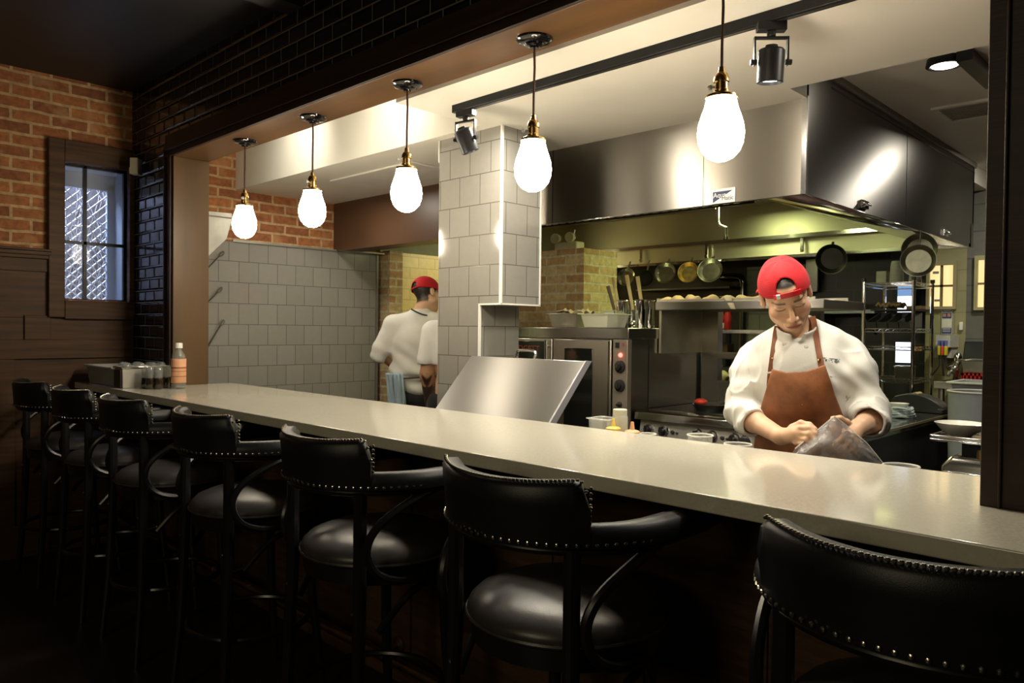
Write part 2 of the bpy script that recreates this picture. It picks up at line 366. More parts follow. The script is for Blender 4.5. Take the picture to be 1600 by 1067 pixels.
# alley outside: rough wall and bare creeper stems
struct('exterior_wall', bxs(((-7.0,-.5,0),(-6.9,4.2,4.0))), mat('weathered_alley_wall', (.10,.095,.12), .8, var=.6, vs=6, bump=.5, bs=18))
q = MB(); rnd = random.Random(3)
for i in range(70):
    y = 1.3+rnd.random()*1.9; z = 1.2; pts = []
    for k in range(7): pts.append((-6.8+rnd.uniform(-.05,.1), y, z)); z += .25; y += rnd.uniform(-.11,.11)
    q.tube(pts, rnd.uniform(.003,.008), 4)
solo('bare_creeper', q, mat('bare_stems', (.16,.15,.17), .7), 'bare creeper stems on the alley wall seen through the mesh window', 'plant')
# ---------------------------------------------------------------- tiled column
yc = 2.66
q = MB().box((-3.151,yc,1.565),(-2.672,2.95,ZK)).box((-3.151,yc,0),(-2.822,2.95,1.565))
struct('column', q, m_tile)
m_edge = mat('white_tile_trim', (.78,.77,.72), .3, .0, .03)
q = MB().box((-2.680,yc-.004,1.56),(-2.668,yc+.008,ZK)).box((-2.676,2.944,1.56),(-2.668,2.953,ZK)).box((-2.83,yc-.004,1.0),(-2.819,yc+.008,1.565)).box((-2.822,yc-.003,1.557),(-2.668,2.953,1.565)).box((-3.156,yc-.004,2.33),(-3.15,yc+.006,ZK))
struct('trim_column', q, m_edge)
# ================================================================ bar counter, foot rail
b = thing('bar_counter', 'long cream quartz bar counter running along the kitchen opening', 'bar counter', (-2.4,1.87,1.03))
q = MB().prism([(-5.36,1.511),(1.6,1.511),(1.6,1.86),(-.39,1.86),(-.405,2.082),(-.405,2.237),(-4.70,2.237),(-4.70,1.862),(-5.36,1.862)], 2, 1.030, 1.07)
obj('worktop', q, m_quartz, b, bevel=.004, seg=3)
t = thing('foot_rail', 'brass foot rail along the bottom of the bar behind the stools', 'foot rail', (-2.4,1.70,0))
obj('rail', MB().tube([(-5.3,1.70,.20),(1.5,1.70,.20)], .019, 14), m_brassd, t)
for i, x in enumerate((-4.9,-3.75,-2.42,-1.55,-.3)):
    obj('bracket', MB().tube([(x,1.862,.17),(x,1.78,.16),(x,1.70,.18)], .011, 8).lathe([(.03,0),(.03,.012),(.012,.02)], (x,1.862,.17), 14, (0,-1,0)).lathe([(.024,-.018),(.026,0),(.024,.018)], (x,1.70,.2), 14, (1,0,0)), m_brassd, t)
# ================================================================ bar stools
def make_stool(label):
    t = thing('bar_stool', label, 'bar stool', (0,0,0), 0, 'black leather bar stools along the bar')
    L = dict(local=True)
    PA = 49
    # seat: domed cushion with piping
    q = MB().lathe([(0,.812),(.07,.811),(.14,.806),(.19,.797),(.224,.783),(.242,.766),(.248,.750),(.243,.738),(.21,.733),(0,.733)], n=44)
    s = obj('seat', q, m_leat2, t, smooth=60, **L)
    obj('piping', MB().tube(arc((0,0,.744), .2475, 0, 360, 47)[:-1], .0055, 6, closed=True), m_leat2, s, **L)
    obj('seat_frame', MB().lathe([(.222,.680),(.236,.685),(.240,.733),(.22,.734),(.21,.69),(.21,.680)], n=40), m_bent, t, **L)
    # arm and back rail: one padded U, open towards the bar (+y)
    U = [(.248,.300),(.272,.19),(.277,.09)] + [(.275*math.cos(a), .275*math.sin(a)) for a in [math.radians(d) for d in range(0,-181,-9)]] + [(-.277,.09),(-.272,.19),(-.248,.300)]
    rings = []
    for i, (x,y) in enumerate(U):
        a = Vector((U[min(i+1,len(U)-1)][0]-U[max(i-1,0)][0], U[min(i+1,len(U)-1)][1]-U[max(i-1,0)][1], 0)).normalized(); nx = Vector((a.y,-a.x,0))
        end = min(i, len(U)-1-i); k = .55 if end == 0 else 1.0
        hw = (.034-.009*max(0,min(1,-y/.2)))*k; z0, z1 = .975, .975+.046*k+.004
        c = Vector((x,y,0)); prof = [(-hw,z0),(hw,z0),(hw*1.06,z0+.02),(hw*.8,z1-.006),(0,z1),(-hw*.8,z1-.006),(-hw*1.06,z0+.02)]
        rings.append([c + nx*u + Vector((0,0,z)) for u,z in prof])
    obj('arm_rail', MB().rings(rings), m_leath, t, smooth=60, **L)
    obj('rail_wood', MB().tube([(x,y,.966) for x,y in U], .016, 8, flat=.8), m_bent, t, **L)
    # curved back pad rising from the rail, scooped top and hooked shoulders
    rows = []; n = 28
    for i in range(n+1):
        u = -1+2*i/n; ang = math.radians(-90 + u*PA)
        e = abs(u)
        top = 1.112 + .010*e*e - (.060*max(0,(e-.90)/.10)**2)
        ring = []
        for k, (th, zz) in enumerate([(.037,0),(.0385,.25),(.038,.6),(.037,.9),(.022,1.0),(-.004,1.0),(-.016,.88),(-.014,.55),(-.010,.2),(-.004,0)]):
            z = .978 + (top-.978)*zz
            flare = .012*zz*zz + .008*max(0,e-.75)*zz
            r = .264 + th*1.0 + flare
            ring.append((r*math.cos(ang), r*math.sin(ang), z))
        rows.append(ring)
    bk = obj('back_pad', MB().rings(rows), m_leath, t, smooth=65, **L)
    # nailheads: lower rail row, top edge and both shoulders
    q = MB()
    for d in range(14, -195, -4):
        a = math.radians(d)
        if d > 0: x, y = .3065, .275*math.sin(math.radians(d))*1.0
        elif d < -180: x, y = -.3065, .275*math.sin(math.radians(-180-d))
        else: x, y = .3035*math.cos(a), .3035*math.sin(a)
        q.lathe([(.0052,0),(.0042,.0026),(.001,.004)], (x,y,.984), 6, (x,y,0))
    obj('nailhead_trim', q, m_nail, t, **L)
    q = MB()
    for i in range(0, 57):
        u = -1+2*i/56; ang = math.radians(-90+u*PA); e = abs(u)
        top = 1.112+.010*e*e-(.060*max(0,(e-.90)/.10)**2)
        r = .264+.026+.012+.008*max(0,e-.75); q.ell((r*math.cos(ang), r*math.sin(ang), top+.0015), (.0048,.0048,.0036), 6, 5)
    for sg in (-1,1):
        for k in range(9):
            z = 1.0+.0125*k; zz = (z-.985)/.137; ang = math.radians(-90+sg*(PA+.8)); r = .264+.010+.012*zz*zz+.004
            q.ell((r*math.cos(ang), r*math.sin(ang), z), .0046, 6, 5)
    obj('nailhead_trim', q, m_nail, bk, **L)
    # legs
    for sx in (-1,1):
        obj('leg', MB().tube([(sx*.186,-.204,.968),(sx*.185,-.203,.70),(sx*.195,-.216,.30),(sx*.213,-.240,0)], [.019,.0195,.018,.0145], 10), m_bent, t, **L)
        obj('leg', MB().tube([(sx*.150,.135,.70),(sx*.162,.148,.40),(sx*.19,.185,0)], [.018,.017,.014], 10), m_bent, t, **L)
        # bentwood C between arm and seat
        pts = [(sx*.274,-.005,.962),(sx*.268,-.09,.935),(sx*.246,-.172,.885),(sx*.232,-.206,.835),(sx*.230,-.208,.785),(sx*.238,-.178,.735),(sx*.250,-.11,.706),(sx*.252,-.02,.702)]
        P = smooth_path(pts, 4); obj('side_loop', MB().tube(P, .0125, 8), m_bent, t, **L)
        pts = [(sx*.215,-.16,.56),(sx*.235,-.08,.645),(sx*.228,.01,.668),(sx*.18,.11,.60)]
        obj('brace', MB().tube(smooth_path(pts, 4), .011, 8), m_bent, t, **L)
    obj('foot_ring', MB().tube(arc((0,-.03,.30), .225, 0, 360, 40)[:-1], .0115, 8, closed=True), m_bent, t, **L)
    q = MB()
    for x, y in ((.200,-.223),(-.200,-.223)): q.lathe([(.0058,0),(.005,.004),(.001,.006)], (x*.9,y-.0,.62), 8, (0,-1,0))
    obj('screw_head', q, m_nail, t, **L)
    return t
def smooth_path(pts, k=4):
    P = [Vector(p) for p in pts]; out = []
    for i in range(len(P)-1):
        p0, p1, p2, p3 = P[max(i-1,0)], P[i], P[i+1], P[min(i+2,len(P)-1)]
        for j in range(k):
            u = j/k; out.append(.5*((2*p1)+(p2-p0)*u+(2*p0-5*p1+4*p2-p3)*u*u+(3*p1-p0-3*p2+p3)*u**3))
    return out + [P[-1]]
SL = ['black leather bar stool nearest the camera, cut by the lower right edge of the photo', 'large black leather bar stool in the middle, second from the lower right corner',
      'black leather bar stool in front of the left end of the steel lid', 'black bar stool with its round seat in view, fourth from the camera',
      'black leather bar stool standing in front of the group of glass jars', 'black leather bar stool in front of the grey tub at the bar end', 'farthest black leather bar stool, in the dark by the panelled wall']
SX = [(-.372,1.445,.0), (-1.208,1.445,0), (-1.99,1.445,0), (-2.78,1.43,0), (-3.53,1.41,.0), (-4.21,1.40,0), (-4.895,1.385,0)]
st0 = make_stool(SL[0])
for i, (x, y, r) in enumerate(SX):
    if i == 0: st0.location = (x,y,0); st0.rotation_euler = (0,0,r)
    else: dup(st0, (x,y,0), r, SL[i])
# ================================================================ pendants
def make_pendant(label):
    t = thing('pendant_lamp', label, 'pendant lamp', (0,0,0), 0, 'globe pendants over the bar'); L = dict(local=True)
    obj('canopy', MB().lathe([(0,-.034),(.016,-.034),(.018,-.028),(.030,-.024),(.034,-.018),(.054,-.015),(.064,-.007),(.066,0),(0,0)], n=32), m_gloss, t, **L)
    obj('cord', MB().tube([(0,0,-.03),(.002,0,-.1),(0,0,-.2),(0,0,-.292)], .0042, 8), m_cord, t, **L)
    k = obj('socket', MB().lathe([(0,-.270),(.008,-.270),(.010,-.285),(.016,-.29),(.021,-.300),(.022,-.313),(.019,-.316),(.0195,-.335),(.022,-.338),(.022,-.343),(.030,-.346),(.046,-.354),(.047,-.362),(0,-.362)], n=24), m_brass, t, **L)
    obj('switch_key', MB().tube([(-.018,0,-.322),(-.034,0,-.322)], .003, 8).lathe([(.007,0),(.008,.006),(.006,.012)], (-.030,0,-.322), 10, (-1,0,0)), m_white, k, **L)
    obj('globe', MB().lathe([(0,-.352),(.041,-.352),(.043,-.366),(.047,-.385),(.056,-.41),(.0635,-.435),(.0665,-.46),(.0635,-.486),(.054,-.510),(.038,-.528),(.018,-.538),(0,-.5395)], n=32), m_globe, t, smooth=60, **L)
    return t
PX = (-1.099,-1.833,-2.559,-3.305,-4.013)
PL = ['lit globe pendant hanging nearest the camera in front of the steel hood', 'lit globe pendant hanging in front of the tiled column corner', 'lit globe pendant third from the far end, in front of the brown beam', 'lit globe pendant second from the far end, before the white bulkhead', 'lit globe pendant farthest from the camera, beside the wooden jamb']
p0 = make_pendant(PL[0])
for i, x in enumerate(PX):
    if i == 0: p0.location = (x,1.98,ZS)
    else: dup(p0, (x,1.98,ZS), .6*i, PL[i])
# ================================================================ track, spots, ceiling fittings
t = thing('track_rail', 'long black lighting track on the kitchen ceiling behind the opening', 'lighting track', (-1.2,2.29,ZK))
obj('rail', MB().box((-2.61,2.273,ZK-.035),(.9,2.309,ZK)), m_blk, t, bevel=.002)
obj('conductor_slot', MB().box((-2.60,2.284,ZK-.0365),(.9,2.298,ZK-.03)), m_blkp, t)
def track_spot(label, x, aim, yaw, power):
    t = thing('track_spotlight', label, 'spotlight', (x,2.29,ZK-.035), yaw, 'spotlights on the black track'); L = dict(local=True)
    obj('adapter', MB().box((-.045,-.017,-.028),(.045,.017,0)).cyl((0,0,-.028),(0,0,-.045),.014,n=12), m_blk, t, bevel=.002, **L)
    obj('yoke', MB().box((-.052,-.008,-.052),(.052,.008,-.046)).box((-.054,-.009,-.135),(-.049,.009,-.046)).box((.049,-.009,-.135),(.054,.009,-.046)).cyl((-.064,0,-.125),(-.045,0,-.125),.009,n=10).cyl((.064,0,-.125),(.045,0,-.125),.009,n=10), m_blk, t, **L)
    d = Vector(aim).normalized(); c = Vector((0,0,-.125))
    h = obj('lamp_head', MB().lathe([(0,-.052),(.018,-.052),(.020,-.045),(.036,-.040),(.041,-.034),(.041,.062),(.037,.064),(.035,.052),(0,.050)], c, 24, d), m_blk, t, **L)
    obj('lens', MB().lathe([(0,.0505),(.034,.0505),(.034,.0535),(0,.0535)], c, 24, d), m_lens, h, **L)
    a = Matrix.Rotation(yaw,3,'Z') @ d; P = Vector((x,2.29,ZK-.035)) + Matrix.Rotation(yaw,3,'Z') @ c
    lamp('spot_lamp', 'SPOT', P+a*.058, power, NEUT, .03, P+a*2, 62, .6)
track_spot('black spotlight at the left end of the track, beside the tiled column', -2.533, (.25,.35,-1), .2, 13)
track_spot('black spotlight on the track above the steel hood corner', -1.10, (0,.12,-1), .72, 26)
t = thing('ceiling_spotlight', 'small round lit spotlight on the far right ceiling', 'spotlight', (-.96,3.64,2.62))
obj('ring', MB().lathe([(0,0),(.07,0),(.075,-.03),(.06,-.034),(.055,-.026),(0,-.026)], (-.96,3.64,2.62), 28), m_blk, t)
obj('lens', MB().lathe([(0,-.026),(.054,-.026),(.052,-.031),(0,-.032)], (-.96,3.64,2.62), 28), m_lens, t)
t = thing('track_rail', 'short black track on the ceiling at the upper right by the dark post', 'lighting track', (-.72,3.7,2.62))
a, b2 = at(1507,78,2,2.615), at(1552,122,2,2.615)
q = MB(); d = (b2-a).normalized(); s = Vector((d.y,-d.x,0))*.03
q.add([a-s,a+s,b2+s,b2-s]+[v+Vector((0,0,-.045)) for v in (a-s,a+s,b2+s,b2-s)], [(0,1,2,3),(7,6,5,4),(0,4,5,1),(1,5,6,2),(2,6,7,3),(3,7,4,0)]); obj('rail', q, m_blk, t)
v0 = at(1525,170,2,2.62)
t = thing('ceiling_vent', 'white slatted air vent in the kitchen ceiling at the right', 'vent', tuple(v0))
q = MB()
for x0,y0,x1,y1 in ((-.17,-.17,.17,-.14),(-.17,.14,.17,.17),(-.17,-.14,-.14,.14),(.14,-.14,.17,.14)): q.box((v0.x+x0,v0.y+y0,2.608),(v0.x+x1,v0.y+y1,2.62))
obj('frame', q, m_white, t)
q = MB()
for k in range(9): q.obox((v0.x,v0.y-.12+.03*k,2.613),(.14,.011,.0015),(.6,0,0))
obj('slat', q, mat('vent_grey',(.38,.36,.32),.5), t)
# motion detector in the corner over the window
c = at(211,261,1,1.82)
t = thing('motion_detector', 'ivory motion detector in the corner above the mesh window', 'motion detector', tuple(c), math.radians(-45))
obj('case', MB().box((-.032,-.02,-.05),(.032,.03,.055)).box((-.026,-.028,-.048),(.026,-.02,-.006)), m_ivory, t, bevel=.006, local=True)
obj('window', MB().box((-.012,-.0225,.012),(.012,-.019,.018)), m_blkp, t, local=True)
# flush hatch in the low ceiling of the recess
e = [at(*p,2,ZK-.004) for p in ((533,293),(640,265),(686,272),(578,302))]
solo('ceiling_hatch', MB().add([(-4.55,2.86,ZK-.012),(-3.65,2.86,ZK-.012),(-3.65,3.26,ZK-.012),(-4.55,3.26,ZK-.012),(-4.55,2.86,ZK),(-3.65,2.86,ZK),(-3.65,3.26,ZK),(-4.55,3.26,ZK)],[(0,1,2,3),(4,5,6,7),(0,1,5,4),(1,2,6,5),(2,3,7,6),(3,0,4,7)]), m_white, 'flat white access hatch in the low ceiling left of the column', 'access hatch', bevel=.003)
# ================================================================ exhaust hood
HX, HL, HY, HB, HZ = -1.387, -3.75, 3.233, 6.01, 2.035
t = thing('exhaust_hood', 'large stainless steel exhaust hood hanging over the cooking line', 'hood', (-2.5,4.6,HZ))
f = obj('front_panel', MB().box((HL,HY,HZ),(-1.884,HY+.02,2.46)), m_steelh, t)
obj('front_panel', MB().box((-1.881,HY,HZ),(HX,HY+.02,2.46)), m_steelh, t)
obj('seam', MB().box((-1.884,HY+.004,HZ),(-1.881,HY+.02,2.46)).box((-2.84,HY-.0012,HZ),(-2.836,HY,2.46)), m_blk, f)
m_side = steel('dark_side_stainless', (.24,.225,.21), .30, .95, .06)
s1 = obj('side_panel', MB().box((HX-.02,HY+.02,HZ),(HX,4.565,2.585)), m_side, t)
s2 = obj('side_panel', MB().box((HX-.02,4.575,HZ),(HX,HB,2.585)), m_side, t)
obj('panel_seam', MB().box((HX-.02,4.565,HZ),(HX-.002,4.575,2.6)).box((HX-.001,3.5,2.55),(HX+.0015,HB,2.558)), m_blk, s2)
obj('top_flashing', MB().box((HX-.03,3.24,2.585),(HX+.012,HB+.01,2.62)), mat('grey_flashing',(.25,.23,.20),.5,.5), t)
obj('corner_trim', MB().box((HX-.02,HY-.002,HZ),(HX+.0025,HY+.006,2.46)), m_steelp, f)
def latch(x,y,z,par):
    obj('latch', MB().obox((x+.006,y,z),(.006,.045,.020)).tube([(x+.01,y-.03,z+.008),(x+.028,y-.02,z-.004),(x+.028,y+.02,z-.004),(x+.01,y+.03,z+.008)],.006,8), m_chrome, par, bevel=.002)
p = at(1349,320,0,HX); latch(HX,p.y,p.z,s1); p = at(1476,364,0,HX); latch(HX,p.y,p.z,s2)
# underside flange on the right, mirror bright, and the small flange across the front
q = MB(); a = (HX,HY,HZ); 
q.add([(HX,HY,HZ-.001),(HX,HB,HZ-.001),(HX-.30,HB-.06,HZ+.045),(HX-.30,HY+.06,HZ+.045)],[(0,1,2,3)]); obj('side_flange', q, m_steelp, t, fix=False, solid=.004)
obj('front_flange', MB().add([(HL,HY,HZ-.001),(HX,HY,HZ-.001),(HX-.30,HY+.06,HZ+.03),(HL,HY+.06,HZ+.03)],[(0,1,2,3)]), m_steelp, t, solid=.004)
# air slots behind the front edge
q = MB().box((HL,HY+.20,HZ+.03),(-1.72,HY+.22,HZ+.16)); obj('plenum', q, m_steelh, t)
q = MB()
for i in range(34):
    x = -1.76-.058*i
    if x < HL+.05: break
    q.add([(x,HY+.195,HZ+.085),(x-.034,HY+.195,HZ+.085),(x-.046,HY+.155,HZ+.022),(x-.012,HY+.155,HZ+.022)],[(0,1,2,3)])
obj('air_louvres', q, m_steelp, t, solid=.003)
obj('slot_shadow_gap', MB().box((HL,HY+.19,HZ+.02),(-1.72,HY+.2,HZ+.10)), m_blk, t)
m_inner = steel('hood_inner_stainless', (.55,.53,.42), .48, .5, .15)
obj('rear_panel', MB().box((-4.95,5.98,2.20),(HX,6.01,2.60)).box((-4.95,3.27,2.56),(HX-.02,6.0,2.58)), m_inner, t)
obj('left_panel', MB().box((-4.97,5.0,2.04),(-4.95,6.0,2.56)), m_inner, t)
g = obj('grease_trough', MB().add([(-4.95,5.86,2.195),(HX-.05,5.86,2.195),(HX-.05,5.98,2.175),(-4.95,5.98,2.175)],[(0,1,2,3)]).box((-4.95,5.855,2.185),(HX-.05,5.862,2.215)), m_steelp, t)
r = obj('rear_band', MB().box((-4.95,5.93,2.05),(HX,5.95,2.19)), m_inner, t)
obj('lower_lip', MB().box((-4.95,5.90,2.035),(HX,5.95,2.058)), m_steelp, r)
for px in (1001,1103,1252):
    a = at(px,395,1,5.88); obj('strap', MB().box((a.x-.012,5.885,2.07),(a.x+.012,5.90,2.20)).cyl((a.x,5.885,2.09),(a.x,5.875,2.09),.012,n=10), m_steelp, r)
# nozzle pipe of the fire system
P = [at(1121,318,1,5.2)+Vector((0,0,.25)), at(1121,345,1,5.2), at(1124,352,1,5.2), at(1134,356,1,5.2), at(1134,374,1,5.2)]
obj('nozzle_pipe', MB().tube(P, .014, 10).cyl(P[-1]+Vector((0,0,.02)), P[-1], .02, n=12), m_chrome, t)
# maker's badge
b0 = at(1113,319,1,HY-.002); b1 = at(1149,292,1,HY-.002)
bd = obj('badge', MB().box((b0.x,HY-.004,b0.z),(b1.x,HY,b1.z)), mat('badge_silver',(.72,.70,.66),.4), t)
m_navy = mat('badge_navy',(.015,.025,.085),.4)
obj('badge_field', MB().add([(b0.x+.004,HY-.0048,b0.z+.004),(b1.x-.012,HY-.0048,b1.z-.012),(b0.x+.004,HY-.0048,b1.z-.012)],[(0,1,2)]), m_navy, bd)
text('lettering', 'Aqua-', m_white, bd, (b0.x*.62+b1.x*.38,HY-.0052,(b0.z*.45+b1.z*.55)), .032, .0004)
text('lettering', 'Matic', m_navy, bd, (b0.x*.32+b1.x*.68,HY-.0052,(b0.z*.70+b1.z*.30)), .028, .0004)
# ================================================================ buff brick pier, alarm box on top, yellow wash-up area
struct('wall_pier', bxs(((-4.75,4.5,0),(-3.628,4.92,2.06))), m_buff)
c = at(886,384,1,4.62)
t = thing('emergency_light', 'pale box with twin lamps standing on top of the brick pier', 'emergency light', (c.x,4.62,2.06))
obj('case', MB().box((c.x-.10,4.58,2.06),(c.x+.13,4.68,2.13)), m_ivory, t, bevel=.01)
for dx in (-.16,.09): obj('lamp_head', MB().lathe([(0,-.03),(.03,-.03),(.042,.02),(.038,.03),(0,.026)], (c.x+dx*.6,4.60,2.165), 16, (.2,-1,-.1)), m_ivory, t)
obj('wall_pin', MB().tube([(c.x+.06,4.62,2.12),(c.x+.10,4.60,2.22)], .011, 8), m_chrome, t)
struct('wall_left_pier', bxs(((-5.9,3.92,0),(-5.29,4.06,2.10)), ((-6.1,3.62,0),(XL-.3,3.92,2.5))), m_buff)
struct('wall_wash', bxs(((-5.75,4.06,0),(-5.62,6.6,2.13)), ((-5.75,6.4,0),(-4.98,6.6,2.13))), m_cream)
struct('wall_wash_top', bxs(((-5.78,4.06,2.13),(-5.62,6.6,2.5))), mat('olive_paint',(.10,.11,.045),.6))
t = thing('rinse_faucet', 'chrome spring rinse faucet arching over the red cap at the sink', 'faucet', (-5.0,4.9,.9))
c = at(663,455,1,4.7)
pts = [(c.x+.10*math.cos(math.radians(a)),4.7,c.z+.03+.10*math.sin(math.radians(a))) for a in range(0,181,12)]
obj('spring_hose', MB().tube([(c.x+.10,4.7,c.z-.12)]+pts+[(c.x-.10,4.7,c.z-.02)], .016, 8), m_chrome, t)
obj('riser', MB().tube([(c.x-.1,4.72,.9),(c.x-.1,4.72,c.z)], .011, 8).box((c.x-.13,4.71,c.z-.03),(c.x-.07,4.74,c.z+.06)).box((c.x-.1,4.715,c.z+.02),(c.x+.12,4.73,c.z+.045)), m_chrome, t)
solo('sink_bench', MB().box((-5.55,4.2,.80),(-4.8,5.6,.90)).box((-5.55,4.2,0),(-5.5,4.25,.8)).box((-4.85,4.2,0),(-4.8,4.25,.8)).box((-5.55,5.55,0),(-5.5,5.6,.8)).box((-4.85,5.55,0),(-4.8,5.6,.8)), m_steel, 'steel sink bench behind the two cooks at the left', 'sink')
# plastic wall guard and steel cap above the grey tile
solo('wall_coping', MB().box((-5.385,2.56,2.058),(-5.365,3.45,2.072)).box((-5.40,3.45,2.059),(-5.28,3.86,2.070)), mat('grey_cap',(.38,.37,.33),.35,.6), 'thin grey metal cap along the top of the tiled wall', 'wall trim')
solo('corner_strip', MB().box((-5.385,3.842,0),(-5.365,3.86,2.056)), mat('grey_edge',(.30,.29,.25),.35,.6), 'upright metal edge strip at the far end of the tiled wall', 'wall trim')
q = MB().prism([(2.09,2.252),(2.545,2.262),(2.545,2.215),(2.505,2.07),(2.34,1.905),(2.09,1.80)], 0, -5.372, -5.352).box((-5.375,2.09,2.225),(-5.33,2.55,2.232))
solo('splash_guard', q, mat('pale_steel_sheet',(.62,.60,.52),.4,.35), 'pale sheet steel guard on the wall beside the wooden jamb', 'wall guard', bevel=.002)
for k, (px,py,ang) in enumerate(((352,393,.75),(349,449,.55),(352,500,.95))):  # solid dark tool shapes standing in for shadows cast on the tiles
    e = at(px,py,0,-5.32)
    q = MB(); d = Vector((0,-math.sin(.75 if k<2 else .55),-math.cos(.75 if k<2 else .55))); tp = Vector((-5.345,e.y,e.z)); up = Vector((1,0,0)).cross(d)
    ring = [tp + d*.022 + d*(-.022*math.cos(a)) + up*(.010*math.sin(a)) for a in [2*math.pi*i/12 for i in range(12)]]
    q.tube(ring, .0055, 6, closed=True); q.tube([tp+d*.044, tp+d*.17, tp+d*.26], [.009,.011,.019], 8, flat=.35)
    solo('tool_shadow', q, mat('tool_shadow_grey',(.13,.125,.11),.5,.5), ('topmost','middle','lowest')[k]+' of three tool shadows on the tiles beside the wooden jamb, modelled as solid shapes', 'kitchen tool', 'tool shadows on the tile wall')
# ================================================================ convection oven
OX0, OX1, OY, OB, OZ = -3.60, -2.563, 3.60, 4.45, 1.45
t = thing('convection_oven', 'stainless double-door convection oven beside the tiled column', 'oven', ((OX0+OX1)/2,4.0,0))
m_ofr = steel('oven_door_stainless', (.52,.48,.40), .3, .6, .06); m_osd = steel('oven_side_stainless', (.40,.38,.34), .24, .6, .12)
obj('body', MB().box((OX0,OY+.03,.55),(OX1,OB,1.405)).box((OX0+.02,OY+.06,0),(OX0+.08,OY+.12,.55)).box((OX1-.08,OY+.06,0),(OX1-.02,OY+.12,.55)).box((OX0+.02,OB-.12,0),(OX0+.08,OB-.06,.55)).box((OX1-.08,OB-.12,0),(OX1-.02,OB-.06,.55)), m_osd, t)
obj('top', MB().box((OX0,OY-.01,1.385),(OX1+.004,OB,OZ)), m_osd, t, bevel=.004)
obj('side_seam', MB().box((OX1,OY+.20,.56),(OX1+.002,OY+.204,1.38)), m_blk, t)
m_win = mat('dark_oven_glass',(.010,.011,.009),.07,0,.1,coat=.3)
for nm, x0, x1 in (('l',-3.585,-3.135),('r',-3.125,-2.675)):
    d = obj('door', MB().box((x0,OY-.02,.62),(x1,OY+.03,1.378)), m_ofr, t, bevel=.004)
    wx0, wx1 = (x0+.08, x1-.055) if nm == 'l' else (x0+.095, x1-.135)
    wz0, wz1 = (.80,1.362) if nm == 'l' else (.79,1.325)
    obj('window', MB().box((wx0,OY-.024,wz0),(wx1,OY-.018,wz1)), m_win, d, bevel=.006)
    if nm == 'r': obj('window_trim', MB().box((wx0-.012,OY-.023,wz0-.015),(wx1+.012,OY-.0195,wz0)).box((x1-.018,OY-.026,.64),(x1-.008,OY-.0195,1.37)), m_steelp, d)
    if nm == 'l':
        text('lettering', 'BLODGETT', mat('dull_red_letters',(.30,.04,.03),.5), d, ((wx0+wx1)/2-.035,OY-.026,1.312), .050, .001, sx=1.18)
        obj('handle', MB().tube([(x1-.022,OY-.05,.66),(x1-.022,OY-.05,1.37)], .011, 10).cyl((x1-.022,OY-.02,.7),(x1-.022,OY-.05,.7),.008,n=8).cyl((x1-.022,OY-.02,1.33),(x1-.022,OY-.05,1.33),.008,n=8), m_steelp, d)
pn = obj('control_panel', MB().box((-2.668,OY-.012,.62),(OX1,OY+.03,1.382)), mat('taupe_panel',(.26,.22,.17),.45,.4), t, bevel=.003)
for z, r in ((1.225,.036),(1.115,.036),(1.005,.016)):
    k = obj('knob', MB().lathe([(0,.0),(r,0),(r*.96,.012),(r*.55,.015),(r*.5,.032),(0,.034)], (-2.612,OY-.012,z), 24, (0,-1,0)), m_blkp, pn)
    if r > .02: obj('knob_face', MB().lathe([(0,.0342),(.013,.0342),(.012,.036),(0,.0365)], (-2.618,OY-.012,z+.003), 14, (0,-1,0)), m_steelp, k)
obj('pilot_light', MB().lathe([(0,0),(.013,0),(.011,.007),(0,.010)], (-2.612,OY-.012,1.292), 14, (0,-1,0)), glow('red_pilot',(1,.04,.03),14.), pn)
obj('switch', MB().box((-2.645,OY-.02,1.335),(-2.622,OY-.011,1.365)), m_blkp, pn)
text('lettering', 'B', mat('red_mark',(.4,.03,.02),.5), pn, (-2.592,OY-.0135,1.352), .03, .0008)
# on the oven: foil pan, clear boxes, ladle pots
def pan_box(name, label, c, hx, hy, z, h, mt, cat, group=None, taper=.82, th=.004, rim=.012, rz=0., parent=None):
    t = thing(name, label, cat, (c[0],c[1],z), rz, group)
    o = []; 
    for k, zz in ((taper,0),(1,h)): o.append([(sx*hx*k,sy*hy*k,zz) for sx,sy in ((-1,-1),(1,-1),(1,1),(-1,1))])
    o.append([(sx*(hx+rim),sy*(hy+rim),h) for sx,sy in ((-1,-1),(1,-1),(1,1),(-1,1))])
    o.append([(sx*(hx+rim),sy*(hy+rim),h-th*1.5) for sx,sy in ((-1,-1),(1,-1),(1,1),(-1,1))])
    q = MB(); n = [Vector(v) for v in o[0]]
    inner = [[(sx*(hx*k-th),sy*(hy*k-th),zz) for sx,sy in ((-1,-1),(1,-1),(1,1),(-1,1))] for k, zz in ((1,h),(taper,th))]
    vs = [v for r in (o[0],o[1],o[3],o[2],inner[0],inner[1]) for v in r]
    fs = []
    for r in range(5):
        for k in range(4): fs.append((r*4+k,r*4+(k+1)%4,(r+1)*4+(k+1)%4,(r+1)*4+k))
    fs += [(3,2,1,0),(20,21,22,23)]
    q.add(vs, fs); obj('body', q, mt, t, local=True, bevel=.004, smooth=30); return t
m_frost = N('frosted_plastic'); m_frost.set(Base_Color=(.80,.78,.64), Roughness=.35, Alpha=.45); m_frost = m_frost.m
m_frost2 = N('pale_plastic_film'); m_frost2.set(Base_Color=(.85,.83,.75), Roughness=.3, Alpha=.6); m_frost2 = m_frost2.m
m_foil = mat('dull_foil',(.5,.46,.38),.35,.9,.15)
pan_box('steam_pan', 'dull metal pan of crumpled foil on the oven top, left of the clear boxes', (-3.13,3.80), .12,.13, OZ,.09, m_foil,'pan')
q = MB(); rnd = random.Random(5)
